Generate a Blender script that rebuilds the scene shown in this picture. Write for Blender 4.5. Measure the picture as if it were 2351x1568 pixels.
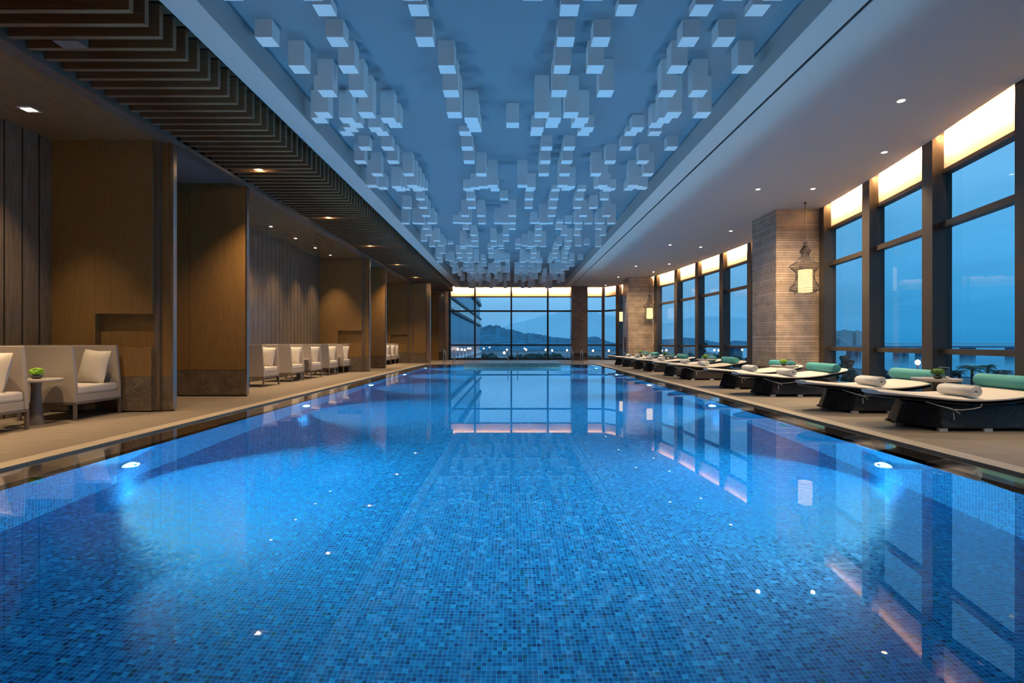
import bpy, bmesh, math, random
from mathutils import Vector, Matrix
random.seed(7)
for o in list(bpy.data.objects):
    bpy.data.objects.remove(o, do_unlink=True)
scene = bpy.context.scene
COL = scene.collection
PI = math.pi
C = 1.036          # scale of everything measured against the ceiling

# ------------------------------------------------------------------ camera, sky, exposure
cam_d = bpy.data.cameras.new('camera')
cam = bpy.data.objects.new('camera', cam_d); COL.objects.link(cam)
cam.location = (0, 0, 1.05); cam.rotation_euler = (PI / 2, 0, 0)
cam_d.sensor_width = 36.0; cam_d.lens = 1180 / 2351 * 36.0
cam_d.shift_y = 3.0 / 2351; cam_d.clip_start = 0.05; cam_d.clip_end = 20000
scene.camera = cam
scene.view_settings.view_transform = 'Standard'
scene.view_settings.look = 'None'
scene.view_settings.gamma = 1.0
scene.view_settings.use_curve_mapping = False
scene.view_settings.exposure = 0.0
cy = scene.cycles
cy.use_denoising = True
cy.max_bounces = 7; cy.diffuse_bounces = 3; cy.glossy_bounces = 4
cy.transmission_bounces = 5; cy.transparent_max_bounces = 12
cy.sample_clamp_indirect = 6.0
cy.caustics_reflective = True; cy.caustics_refractive = True

world = bpy.data.worlds.new('dusk_sky'); scene.world = world
world.use_nodes = True
wn = world.node_tree; wn.nodes.clear()
w_out = wn.nodes.new('ShaderNodeOutputWorld'); w_bg = wn.nodes.new('ShaderNodeBackground')
w_tc = wn.nodes.new('ShaderNodeTexCoord'); w_sep = wn.nodes.new('ShaderNodeSeparateXYZ')
w_ramp = wn.nodes.new('ShaderNodeValToRGB'); w_ramp2 = wn.nodes.new('ShaderNodeValToRGB')
w_mix = wn.nodes.new('ShaderNodeMix'); w_mix.data_type = 'RGBA'
w_noise = wn.nodes.new('ShaderNodeTexNoise'); w_map = wn.nodes.new('ShaderNodeMapping')
w_mr = wn.nodes.new('ShaderNodeMapRange')
def ramp(node, pts):
    cr = node.color_ramp
    while len(cr.elements) > 1: cr.elements.remove(cr.elements[-1])
    cr.elements[0].position = pts[0][0]; cr.elements[0].color = (*pts[0][1], 1)
    for p, c in pts[1:]:
        e = cr.elements.new(p); e.color = (*c, 1)
wn.links.new(w_tc.outputs['Generated'], w_sep.inputs[0])
wn.links.new(w_sep.outputs['Z'], w_ramp.inputs[0]); wn.links.new(w_sep.outputs['Z'], w_ramp2.inputs[0])
# towards the bay (right) and towards the hills (straight ahead)
ramp(w_ramp, [(0.0, (.030, .30, .66)), (.06, (.045, .35, .72)), (.16, (.085, .42, .80)), (.30, (.17, .52, .88)), (.6, (.30, .62, .95)), (1.0, (.42, .8, 1.25))])
ramp(w_ramp2, [(0.0, (.12, .42, .78)), (.05, (.17, .48, .83)), (.10, (.22, .54, .88)), (.3, (.28, .60, .93)), (.6, (.34, .66, 1.0)), (1.0, (.42, .8, 1.25))])
w_mr.inputs['From Min'].default_value = .80; w_mr.inputs['From Max'].default_value = .985
wn.links.new(w_sep.outputs['Y'], w_mr.inputs['Value'])
wn.links.new(w_mr.outputs[0], w_mix.inputs[0])
wn.links.new(w_ramp.outputs[0], w_mix.inputs[6]); wn.links.new(w_ramp2.outputs[0], w_mix.inputs[7])
w_map.inputs['Scale'].default_value = (2, 2, 9)
wn.links.new(w_tc.outputs['Generated'], w_map.inputs[0]); wn.links.new(w_map.outputs[0], w_noise.inputs['Vector'])
w_noise.inputs['Scale'].default_value = 1.6; w_noise.inputs['Detail'].default_value = 3
w_cl = wn.nodes.new('ShaderNodeMapRange'); w_cl.inputs['To Min'].default_value = .88; w_cl.inputs['To Max'].default_value = 1.12
w_cl.inputs['From Min'].default_value = .3; w_cl.inputs['From Max'].default_value = .7
wn.links.new(w_noise.outputs[0], w_cl.inputs[0])
w_mul = wn.nodes.new('ShaderNodeVectorMath'); w_mul.operation = 'SCALE'
wn.links.new(w_mix.outputs[2], w_mul.inputs[0]); wn.links.new(w_cl.outputs[0], w_mul.inputs['Scale'])
wn.links.new(w_mul.outputs[0], w_bg.inputs[0]); w_bg.inputs[1].default_value = 1.0
wn.links.new(w_bg.outputs[0], w_out.inputs[0])

P_DOWN = 310.0      # deck downlights
P_SLAT = 560.0
P_ALC = 340.0
P_POOL = 2300.0
P_UP = 38000.0
P_COVE = 92.0       # per metre of cove strip
WARM = (1.0, .66, .34); WARM2 = (1.0, .72, .42); POOLC = (.66, .90, 1.0)

# ------------------------------------------------------------------ materials
def new_mat(name):
    m = bpy.data.materials.new(name); m.use_nodes = True
    nt = m.node_tree
    return m, nt, nt.nodes['Principled BSDF']
def N(nt, t, **kw):
    n = nt.nodes.new(t)
    for k, v in kw.items(): setattr(n, k, v)
    return n
def plain(name, col, rough=.5, metal=0.0, spec=.5, coat=0.0, bump=0.0, bscale=60, var=0.0):
    m, nt, b = new_mat(name)
    b.inputs['Base Color'].default_value = (*col, 1)
    b.inputs['Roughness'].default_value = rough; b.inputs['Metallic'].default_value = metal
    b.inputs['Specular IOR Level'].default_value = spec; b.inputs['Coat Weight'].default_value = coat
    tc = N(nt, 'ShaderNodeTexCoord'); no = N(nt, 'ShaderNodeTexNoise')
    no.inputs['Scale'].default_value = bscale; no.inputs['Detail'].default_value = 3
    nt.links.new(tc.outputs['Object'], no.inputs['Vector'])
    if bump:
        bp = N(nt, 'ShaderNodeBump'); bp.inputs['Strength'].default_value = bump; bp.inputs['Distance'].default_value = .01
        nt.links.new(no.outputs[0], bp.inputs['Height']); nt.links.new(bp.outputs[0], b.inputs['Normal'])
    if var:
        mx = N(nt, 'ShaderNodeValToRGB')
        ramp(mx, [(.3, tuple(c * (1 - var) for c in col)), (.7, tuple(min(1, c * (1 + var)) for c in col))])
        nt.links.new(no.outputs[0], mx.inputs[0]); nt.links.new(mx.outputs[0], b.inputs['Base Color'])
    return m
def emit(name, col, s):
    m = bpy.data.materials.new(name); m.use_nodes = True; nt = m.node_tree; nt.nodes.clear()
    e = N(nt, 'ShaderNodeEmission'); e.inputs[0].default_value = (*col, 1); e.inputs[1].default_value = s
    o = N(nt, 'ShaderNodeOutputMaterial'); nt.links.new(e.outputs[0], o.inputs[0]); return m
def streaky(name, c1, c2, scale=(1, 1, 1), nscale=3.0, rough=.4, spec=.5, detail=6, coat=0.0, groove=None, gdark=.25, bump=0.0):
    """wood grain / veined stone: stretched noise between two colours; groove = (axis, pitch, width) cuts dark joints"""
    m, nt, b = new_mat(name)
    tc = N(nt, 'ShaderNodeTexCoord'); mp = N(nt, 'ShaderNodeMapping'); mp.inputs['Scale'].default_value = scale
    nt.links.new(tc.outputs['Object'], mp.inputs[0])
    no = N(nt, 'ShaderNodeTexNoise'); no.inputs['Scale'].default_value = nscale; no.inputs['Detail'].default_value = detail
    no.inputs['Distortion'].default_value = .6
    nt.links.new(mp.outputs[0], no.inputs['Vector'])
    r = N(nt, 'ShaderNodeValToRGB'); ramp(r, [(.3, c1), (.7, c2)]); nt.links.new(no.outputs[0], r.inputs[0])
    out = r.outputs[0]
    if groove:
        for ax, pitch, wd in groove:
            sp = N(nt, 'ShaderNodeSeparateXYZ'); nt.links.new(tc.outputs['Object'], sp.inputs[0])
            d = N(nt, 'ShaderNodeMath', operation='DIVIDE'); d.inputs[1].default_value = pitch; nt.links.new(sp.outputs[ax], d.inputs[0])
            f = N(nt, 'ShaderNodeMath', operation='FRACT'); nt.links.new(d.outputs[0], f.inputs[0])
            g = N(nt, 'ShaderNodeMath', operation='LESS_THAN'); g.inputs[1].default_value = wd / pitch; nt.links.new(f.outputs[0], g.inputs[0])
            mx = N(nt, 'ShaderNodeMix', data_type='RGBA'); nt.links.new(g.outputs[0], mx.inputs[0]); nt.links.new(out, mx.inputs[6])
            mx.inputs[7].default_value = tuple(gdark * c for c in c1) + (1,)
            out = mx.outputs[2]
    nt.links.new(out, b.inputs['Base Color'])
    b.inputs['Roughness'].default_value = rough; b.inputs['Specular IOR Level'].default_value = spec; b.inputs['Coat Weight'].default_value = coat
    if bump:
        bp = N(nt, 'ShaderNodeBump'); bp.inputs['Strength'].default_value = bump; bp.inputs['Distance'].default_value = .01
        nt.links.new(no.outputs[0], bp.inputs['Height']); nt.links.new(bp.outputs[0], b.inputs['Normal'])
    return m
def marble(name, base, vein, rough=.2, coat=.3, course=None, spec=.5):
    m, nt, b = new_mat(name)
    tc = N(nt, 'ShaderNodeTexCoord')
    n1 = N(nt, 'ShaderNodeTexNoise'); n1.inputs['Scale'].default_value = 3.5; n1.inputs['Detail'].default_value = 8; n1.inputs['Roughness'].default_value = .7
    nt.links.new(tc.outputs['Object'], n1.inputs['Vector'])
    r = N(nt, 'ShaderNodeValToRGB'); ramp(r, [(.3, tuple(c * .6 for c in base)), (.55, base), (.75, tuple(c * 1.35 for c in base))])
    nt.links.new(n1.outputs[0], r.inputs[0])
    n2 = N(nt, 'ShaderNodeTexNoise'); n2.inputs['Scale'].default_value = 2.2; n2.inputs['Detail'].default_value = 5; n2.inputs['Distortion'].default_value = 1.6
    nt.links.new(tc.outputs['Object'], n2.inputs['Vector'])
    s = N(nt, 'ShaderNodeMath', operation='SUBTRACT'); s.inputs[1].default_value = .5; nt.links.new(n2.outputs[0], s.inputs[0])
    a = N(nt, 'ShaderNodeMath', operation='ABSOLUTE'); nt.links.new(s.outputs[0], a.inputs[0])
    l = N(nt, 'ShaderNodeMapRange'); l.inputs['From Min'].default_value = 0; l.inputs['From Max'].default_value = .007; l.inputs['To Min'].default_value = .5; l.inputs['To Max'].default_value = 0
    nt.links.new(a.outputs[0], l.inputs[0])
    mx = N(nt, 'ShaderNodeMix', data_type='RGBA'); nt.links.new(l.outputs[0], mx.inputs[0]); nt.links.new(r.outputs[0], mx.inputs[6]); mx.inputs[7].default_value = (*vein, 1)
    out = mx.outputs[2]
    if course:
        pitch, wd = course
        sp = N(nt, 'ShaderNodeSeparateXYZ'); nt.links.new(tc.outputs['Object'], sp.inputs[0])
        d = N(nt, 'ShaderNodeMath', operation='DIVIDE'); d.inputs[1].default_value = pitch; nt.links.new(sp.outputs[2], d.inputs[0])
        f = N(nt, 'ShaderNodeMath', operation='FRACT'); nt.links.new(d.outputs[0], f.inputs[0])
        g = N(nt, 'ShaderNodeMath', operation='LESS_THAN'); g.inputs[1].default_value = wd / pitch; nt.links.new(f.outputs[0], g.inputs[0])
        fl = N(nt, 'ShaderNodeMath', operation='FLOOR'); nt.links.new(d.outputs[0], fl.inputs[0])
        wnz = N(nt, 'ShaderNodeTexWhiteNoise', noise_dimensions='1D'); nt.links.new(fl.outputs[0], wnz.inputs['W'])
        mr = N(nt, 'ShaderNodeMapRange'); mr.inputs['To Min'].default_value = .8; mr.inputs['To Max'].default_value = 1.2; nt.links.new(wnz.outputs[0], mr.inputs[0])
        sc = N(nt, 'ShaderNodeVectorMath', operation='SCALE'); nt.links.new(out, sc.inputs[0]); nt.links.new(mr.outputs[0], sc.inputs['Scale'])
        m2 = N(nt, 'ShaderNodeMix', data_type='RGBA'); nt.links.new(g.outputs[0], m2.inputs[0]); nt.links.new(sc.outputs[0], m2.inputs[6])
        m2.inputs[7].default_value = tuple(c * .3 for c in base) + (1,)
        out = m2.outputs[2]
        bp = N(nt, 'ShaderNodeBump'); bp.inputs['Strength'].default_value = .6; bp.inputs['Distance'].default_value = .004; bp.invert = True
        nt.links.new(g.outputs[0], bp.inputs['Height']); nt.links.new(bp.outputs[0], b.inputs['Normal'])
    nt.links.new(out, b.inputs['Base Color'])
    b.inputs['Roughness'].default_value = rough; b.inputs['Coat Weight'].default_value = coat; b.inputs['Coat Roughness'].default_value = .08
    b.inputs['Specular IOR Level'].default_value = spec
    return m
def mosaic(name, axes, pitch=.0275):
    m, nt, b = new_mat(name)
    tc = N(nt, 'ShaderNodeTexCoord'); sp = N(nt, 'ShaderNodeSeparateXYZ'); nt.links.new(tc.outputs['Object'], sp.inputs[0])
    cells, gr = [], []
    for ax in axes:
        d = N(nt, 'ShaderNodeMath', operation='DIVIDE'); d.inputs[1].default_value = pitch; nt.links.new(sp.outputs[ax], d.inputs[0])
        fl = N(nt, 'ShaderNodeMath', operation='FLOOR'); nt.links.new(d.outputs[0], fl.inputs[0]); cells.append(fl)
        f = N(nt, 'ShaderNodeMath', operation='FRACT'); nt.links.new(d.outputs[0], f.inputs[0])
        g = N(nt, 'ShaderNodeMath', operation='LESS_THAN'); g.inputs[1].default_value = .12; nt.links.new(f.outputs[0], g.inputs[0]); gr.append(g)
    cb = N(nt, 'ShaderNodeCombineXYZ'); nt.links.new(cells[0].outputs[0], cb.inputs[0]); nt.links.new(cells[1].outputs[0], cb.inputs[1])
    wz = N(nt, 'ShaderNodeTexWhiteNoise', noise_dimensions='3D'); nt.links.new(cb.outputs[0], wz.inputs['Vector'])
    r = N(nt, 'ShaderNodeValToRGB'); r.color_ramp.interpolation = 'CONSTANT'
    ramp(r, [(0, (.002, .025, .13)), (.06, (.003, .07, .12)), (.10, (.003, .075, .23)), (.32, (.003, .115, .30)), (.60, (.005, .155, .36)), (.82, (.008, .21, .44)), (.94, (.02, .30, .55))])
    nt.links.new(wz.outputs['Value'], r.inputs[0])
    mxg = N(nt, 'ShaderNodeMath', operation='MAXIMUM'); nt.links.new(gr[0].outputs[0], mxg.inputs[0]); nt.links.new(gr[1].outputs[0], mxg.inputs[1])
    mx = N(nt, 'ShaderNodeMix', data_type='RGBA'); nt.links.new(mxg.outputs[0], mx.inputs[0]); nt.links.new(r.outputs[0], mx.inputs[6]); mx.inputs[7].default_value = (.04, .38, .66, 1)
    nt.links.new(mx.outputs[2], b.inputs['Base Color'])
    b.inputs['Roughness'].default_value = .5
    # each glass tessera is tilted a little, so some of them catch the lamps
    sub = N(nt, 'ShaderNodeVectorMath', operation='SUBTRACT'); sub.inputs[1].default_value = (.5, .5, .5); nt.links.new(wz.outputs['Color'], sub.inputs[0])
    sc = N(nt, 'ShaderNodeVectorMath', operation='SCALE'); sc.inputs['Scale'].default_value = .16; nt.links.new(sub.outputs[0], sc.inputs[0])
    ge = N(nt, 'ShaderNodeNewGeometry'); ad = N(nt, 'ShaderNodeVectorMath', operation='ADD'); nt.links.new(ge.outputs['Normal'], ad.inputs[0]); nt.links.new(sc.outputs[0], ad.inputs[1])
    nm = N(nt, 'ShaderNodeVectorMath', operation='NORMALIZE'); nt.links.new(ad.outputs[0], nm.inputs[0]); nt.links.new(nm.outputs[0], b.inputs['Normal'])
    return m
def glass_mat(name, tint=(1, 1, 1), ior=1.45):
    m = bpy.data.materials.new(name); m.use_nodes = True; nt = m.node_tree; nt.nodes.clear()
    t = N(nt, 'ShaderNodeBsdfTransparent'); t.inputs[0].default_value = (*tint, 1)
    g = N(nt, 'ShaderNodeBsdfGlossy'); g.inputs['Roughness'].default_value = .0
    x = N(nt, 'ShaderNodeMixShader'); o = N(nt, 'ShaderNodeOutputMaterial')
    ge = N(nt, 'ShaderNodeNewGeometry'); dt = N(nt, 'ShaderNodeVectorMath', operation='DOT_PRODUCT')   # same reflectance on both faces of the pane
    nt.links.new(ge.outputs['Normal'], dt.inputs[0]); nt.links.new(ge.outputs['Incoming'], dt.inputs[1])
    ab = N(nt, 'ShaderNodeMath', operation='ABSOLUTE'); nt.links.new(dt.outputs['Value'], ab.inputs[0])
    on = N(nt, 'ShaderNodeMath', operation='SUBTRACT'); on.inputs[0].default_value = 1.0; nt.links.new(ab.outputs[0], on.inputs[1])
    pw = N(nt, 'ShaderNodeMath', operation='POWER'); pw.inputs[1].default_value = 5.0; nt.links.new(on.outputs[0], pw.inputs[0])
    r0 = ((ior - 1) / (ior + 1)) ** 2
    ma = N(nt, 'ShaderNodeMath', operation='MULTIPLY_ADD'); ma.inputs[1].default_value = (1 - r0) * .8; ma.inputs[2].default_value = r0; nt.links.new(pw.outputs[0], ma.inputs[0])
    nt.links.new(ma.outputs[0], x.inputs[0]); nt.links.new(t.outputs[0], x.inputs[1]); nt.links.new(g.outputs[0], x.inputs[2]); nt.links.new(x.outputs[0], o.inputs[0])
    return m
def water_mat(name):
    m = bpy.data.materials.new(name); m.use_nodes = True; nt = m.node_tree; nt.nodes.clear()
    t = N(nt, 'ShaderNodeBsdfRefraction'); t.inputs['Color'].default_value = (.40, .92, 1, 1); t.inputs['IOR'].default_value = 1.333; t.inputs['Roughness'].default_value = 0
    g = N(nt, 'ShaderNodeBsdfGlossy'); g.inputs['Roughness'].default_value = .0
    f = N(nt, 'ShaderNodeFresnel'); f.inputs[0].default_value = 1.62
    x = N(nt, 'ShaderNodeMixShader'); o = N(nt, 'ShaderNodeOutputMaterial')
    tc = N(nt, 'ShaderNodeTexCoord'); no = N(nt, 'ShaderNodeTexNoise'); no.inputs['Scale'].default_value = 1.1; no.inputs['Detail'].default_value = 1
    bp = N(nt, 'ShaderNodeBump'); bp.inputs['Strength'].default_value = .004; bp.inputs['Distance'].default_value = .02
    nt.links.new(tc.outputs['Object'], no.inputs['Vector']); nt.links.new(no.outputs[0], bp.inputs['Height'])
    for n in (t, g, f): nt.links.new(bp.outputs[0], n.inputs['Normal'])
    tr = N(nt, 'ShaderNodeBsdfTransparent'); tr.inputs[0].default_value = (.8, .95, 1, 1)      # straight-through share, added so the uplights reach the ceiling
    xt = N(nt, 'ShaderNodeMixShader'); xt.inputs[0].default_value = .012
    nt.links.new(t.outputs[0], xt.inputs[1]); nt.links.new(tr.outputs[0], xt.inputs[2])
    nt.links.new(f.outputs[0], x.inputs[0]); nt.links.new(xt.outputs[0], x.inputs[1]); nt.links.new(g.outputs[0], x.inputs[2]); nt.links.new(x.outputs[0], o.inputs[0])
    return m

M = {}
M['ceil'] = plain('ceiling_paint', (.50, .48, .47), .7, bump=.05, bscale=30)
M['ceil_r'] = plain('ceiling_paint_lit', (.62, .57, .53), .7, bump=.05, bscale=30)  # ceiling paint lightened and warmed, carrying the cove glow in its colour
M['recess'] = plain('recess_paint', (.21, .25, .29), .7, bump=.05, bscale=30)
M['cube'] = plain('cube_white', (.92, .92, .92), .55)
M['groove'] = plain('shadow_gap', (.01, .01, .015), .8)
M['slat'] = streaky('slat_wood', (.13, .070, .032), (.20, .115, .06), (1, 14, 14), 4, .55)
M['plenum'] = plain('plenum', (.07, .045, .03), .8)
M['beam'] = streaky('beam_wood', (.11, .085, .065), (.17, .13, .10), (10, 1, 10), 5, .4)
M['wood'] = streaky('veneer_wood', (.20, .11, .036), (.25, .145, .050), (14, 14, 1.2), 2.2, .38, groove=None)
M['woodceil'] = streaky('ceiling_veneer', (.20, .125, .055), (.28, .18, .085), (12, 1, 1), 3, .22)
M['board'] = streaky('wall_boards', (.12, .088, .062), (.20, .150, .11), (10, 10, .8), 2.5, .26, groove=[(1, .262, .022)], gdark=.2)
M['marble'] = marble('brown_marble', (.15, .115, .085), (.42, .36, .28), .18, .4)
M['plinth'] = plain('plinth', (.015, .012, .01), .5)
M['metal'] = plain('bronze_metal', (.50, .43, .38), .28, 1.0)
M['chrome'] = plain('chrome', (.8, .8, .82), .08, 1.0)
M['column'] = marble('column_stone', (.52, .40, .31), (.66, .55, .43), .32, .12, course=(.062, .010))
M['column_plain'] = marble('column_stone_plain', (.19, .15, .125), (.36, .30, .25), .22, .25)
M['deck'] = streaky('deck_stone', (.20, .165, .13), (.27, .225, .18), (1.2, 16, 1), 1.6, .5, groove=[(0, 1.2, .006), (1, 1.2, .006)], gdark=.5)
M['coping'] = streaky('coping_stone', (.46, .39, .30), (.55, .47, .37), (6, 1, 1), 3, .45)
M['ledge'] = marble('wet_granite', (.055, .045, .038), (.09, .075, .065), .015, 1.0, spec=.6)
M['tile_floor'] = mosaic('mosaic_floor', (0, 1)); M['tile_x'] = mosaic('mosaic_side', (1, 2)); M['tile_y'] = mosaic('mosaic_end', (0, 2))
M['water'] = water_mat('pool_water')
M['frame'] = plain('window_frame', (.075, .062, .052), .35, .3, bump=.0)
M['panel'] = plain('upper_panel', (.80, .72, .60), .7)
M['pane'] = glass_mat('window_glass', (.97, .99, 1), 1.28)
M['fabric'] = plain('grey_fabric', (.42, .37, .33), .9, bump=.15, bscale=400)
M['cushion'] = plain('cream_fabric', (.66, .60, .54), .9, bump=.15, bscale=400)
M['pillow'] = plain('pillow_linen', (.62, .58, .53), .95, bump=.25, bscale=60)
M['legs'] = plain('taupe_legs', (.16, .13, .115), .45)
M['matt'] = plain('mattress_cover', (.74, .69, .63), .9, bump=.2, bscale=250)
M['wicker'] = None
M['teal'] = plain('teal_fabric', (.085, .40, .42), .7, bump=.15, bscale=300)
M['towel'] = plain('white_towel', (.90, .88, .85), .95, bump=.12, bscale=120)
M['silver'] = plain('silver_foot', (.62, .62, .64), .35, .4)
M['cord'] = plain('white_cord', (.5, .5, .52), .7)
M['table_top'] = plain('table_top', (.50, .45, .41), .35)
M['table_dark'] = plain('table_pedestal', (.06, .05, .047), .35)
M['plant'] = plain('lime_plant', (.20, .42, .02), .7, bump=1.0, bscale=90, var=.5)
M['plant_dark'] = plain('green_plant', (.06, .16, .02), .7, bump=1.0, bscale=90, var=.5)
M['pebble'] = plain('dark_pebbles', (.03, .028, .025), .5, bump=1, bscale=60)
M['vase'] = glass_mat('clear_glass', (.90, .93, .95), 1.9)
M['wire'] = plain('lantern_wire', (.018, .014, .012), .4)
M['shade'] = emit('lit_shade', (1.0, .72, .34), 1.7)
M['lens'] = emit('lamp_lens', (1.0, .80, .55), 9.0)
M['poollens'] = emit('pool_lens', (.75, .92, 1.0), 4.5)
M['street'] = emit('street_bulb', (1.0, .55, .28), 18.0)
M['trimw'] = plain('white_trim', (.7, .68, .66), .5)
M['grey'] = plain('fixture_grey', (.20, .17, .15), .6)
def wicker():
    m, nt, b = new_mat('black_wicker')
    tc = N(nt, 'ShaderNodeTexCoord'); wv = N(nt, 'ShaderNodeTexWave'); wv.bands_direction = 'X'; wv.inputs['Scale'].default_value = 12
    wv2 = N(nt, 'ShaderNodeTexWave'); wv2.bands_direction = 'Z'; wv2.inputs['Scale'].default_value = 22
    for w in (wv, wv2): nt.links.new(tc.outputs['Object'], w.inputs['Vector'])
    mu = N(nt, 'ShaderNodeMath', operation='MULTIPLY'); nt.links.new(wv.outputs['Fac'], mu.inputs[0]); nt.links.new(wv2.outputs['Fac'], mu.inputs[1])
    bp = N(nt, 'ShaderNodeBump'); bp.inputs['Strength'].default_value = .8; bp.inputs['Distance'].default_value = .008
    nt.links.new(mu.outputs[0], bp.inputs['Height']); nt.links.new(bp.outputs[0], b.inputs['Normal'])
    cr = N(nt, 'ShaderNodeValToRGB'); ramp(cr, [(.2, (.004, .004, .006)), (.8, (.022, .022, .026))]); nt.links.new(mu.outputs[0], cr.inputs[0]); nt.links.new(cr.outputs[0], b.inputs['Base Color']); b.inputs['Roughness'].default_value = .4
    return m
M['wicker'] = wicker()

# ------------------------------------------------------------------ mesh helpers
class MB:
    def __init__(s): s.v = []; s.f = []; s.smooth = False
    def quad(s, *p):
        n = len(s.v); s.v += [tuple(q) for q in p]; s.f.append(tuple(range(n, n + len(p)))); return s
    def box(s, x0, x1, y0, y1, z0, z1):
        n = len(s.v)
        s.v += [(x0, y0, z0), (x1, y0, z0), (x1, y1, z0), (x0, y1, z0), (x0, y0, z1), (x1, y0, z1), (x1, y1, z1), (x0, y1, z1)]
        for f in ((0, 3, 2, 1), (4, 5, 6, 7), (0, 1, 5, 4), (1, 2, 6, 5), (2, 3, 7, 6), (3, 0, 4, 7)): s.f.append(tuple(n + i for i in f))
        return s
    def prism(s, poly, z0, z1, poly2=None):
        n = len(s.v); k = len(poly); q = poly2 or poly
        s.v += [(x, y, z0) for x, y in poly] + [(x, y, z1) for x, y in q]
        s.f.append(tuple(n + k - 1 - i for i in range(k))); s.f.append(tuple(n + k + i for i in range(k)))
        for i in range(k): j = (i + 1) % k; s.f.append((n + i, n + j, n + k + j, n + k + i))
        return s
    def lathe(s, prof, cx=0, cy=0, seg=24, caps=True):
        n = len(s.v)
        for r, z in prof:
            for i in range(seg):
                a = 2 * PI * i / seg; s.v.append((cx + r * math.cos(a), cy + r * math.sin(a), z))
        for j in range(len(prof) - 1):
            for i in range(seg):
                k = (i + 1) % seg
                s.f.append((n + j * seg + i, n + j * seg + k, n + (j + 1) * seg + k, n + (j + 1) * seg + i))
        if caps:
            s.f.append(tuple(n + seg - 1 - i for i in range(seg))); s.f.append(tuple(n + (len(prof) - 1) * seg + i for i in range(seg)))
        s.smooth = True; return s
    def tube(s, pts, r, seg=8, closed=False):
        pts = [Vector(p) for p in pts]; n = len(s.v); L = len(pts)
        up = Vector((0, 0, 1))
        for i, p in enumerate(pts):
            a = pts[i - 1] if (i > 0 or closed) else p; b = pts[(i + 1) % L] if (i < L - 1 or closed) else p
            t = (b - a).normalized()
            u = t.cross(up) if abs(t.dot(up)) < .95 else t.cross(Vector((1, 0, 0)))
            u.normalize(); w = t.cross(u)
            for k in range(seg):
                an = 2 * PI * k / seg; q = p + u * (r * math.cos(an)) + w * (r * math.sin(an)); s.v.append(tuple(q))
        m = L if closed else L - 1
        for i in range(m):
            i2 = (i + 1) % L
            for k in range(seg):
                k2 = (k + 1) % seg
                s.f.append((n + i * seg + k, n + i * seg + k2, n + i2 * seg + k2, n + i2 * seg + k))
        if not closed:
            s.f.append(tuple(n + k for k in range(seg))); s.f.append(tuple(n + (L - 1) * seg + seg - 1 - k for k in range(seg)))
        s.smooth = True; return s
    def build(s, name, mat, parent=None, bevel=0.0, smooth=None):
        me = bpy.data.meshes.new(name); me.from_pydata(s.v, [], s.f); me.update()
        bm = bmesh.new(); bm.from_mesh(me); bmesh.ops.recalc_face_normals(bm, faces=bm.faces); bm.to_mesh(me); bm.free()
        if (s.smooth if smooth is None else smooth):
            for p in me.polygons: p.use_smooth = True
            try: me.set_sharp_from_angle(angle=math.radians(40))
            except Exception: pass
        me.materials.append(M[mat] if isinstance(mat, str) else mat)
        o = bpy.data.objects.new(name, me); COL.objects.link(o)
        if parent: o.parent = parent
        if bevel:
            b = o.modifiers.new('bevel', 'BEVEL'); b.width = bevel; b.segments = 2; b.limit_method = 'ANGLE'
        return o
def tag(o, label=None, cat=None, group=None, kind=None):
    if label: o['label'] = label
    if cat: o['category'] = cat
    if group: o['group'] = group
    if kind: o['kind'] = kind
    return o
def empty(name, loc=(0, 0, 0), rz=0):
    o = bpy.data.objects.new(name, None); COL.objects.link(o); o.location = loc; o.rotation_euler = (0, 0, rz); o.empty_display_size = .1
    return o
def copy_tree(o, parent=None):
    c = o.copy(); COL.objects.link(c)
    if parent: c.parent = parent
    for ch in list(o.children): copy_tree(ch, c)
    return c
def light(kind, name, loc, power, col, parent=None, rot=(0, 0, 0), **kw):
    d = bpy.data.lights.new(name, kind); d.energy = power; d.color = col
    for k, v in kw.items(): setattr(d, k, v)
    o = bpy.data.objects.new(name, d); COL.objects.link(o); o.location = loc; o.rotation_euler = rot
    if parent: o.parent = parent
    return o
def interp(pts, t):
    if t <= pts[0][0]: return pts[0][1]
    for (a, va), (b, vb) in zip(pts, pts[1:]):
        if t <= b: return va + (vb - va) * (t - a) / (b - a)
    return pts[-1][1]
def smoothi(pts, t):
    if t <= pts[0][0]: return pts[0][1]
    for i in range(len(pts) - 1):
        a, va = pts[i]; b, vb = pts[i + 1]
        if t <= b:
            p0 = pts[i - 1] if i > 0 else (2 * a - b, 2 * va - vb); p3 = pts[i + 2] if i + 2 < len(pts) else (2 * b - a, 2 * vb - va)
            m1 = (vb - p0[1]) / (b - p0[0]) * (b - a); m2 = (p3[1] - va) / (p3[0] - a) * (b - a)
            u = (t - a) / (b - a)
            return (2*u**3-3*u*u+1)*va + (u**3-2*u*u+u)*m1 + (-2*u**3+3*u*u)*vb + (u**3-u*u)*m2
    return pts[-1][1]
S = dict(kind='structure')
def struct(name, mb, mat, label, cat, parent=None, **kw):
    o = mb.build(name, mat, parent, **kw)
    tag(o, label, cat, kind='structure'); return o

# ------------------------------------------------------------------ dimensions
ZC = 1.05 + 3.3 * C          # soffit ceiling 4.47
ZR = 1.05 + 3.63 * C         # recess ceiling
YB = -3.0                    # wall behind the camera
YF = 30.75 * C               # far window wall
RX0, RX1 = -3.04 * C, 3.09 * C
SLX0, SLX1 = -5.155, -3.60
SZ = 1.05 + 3.13
XW = -7.0                    # back wall of the alcoves
XD = -5.19                   # pool-side edge of the dividers
PX0, PX1, PY0, PY1 = -3.836, 3.738, .3, 25.2
ZW = -.02
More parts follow.
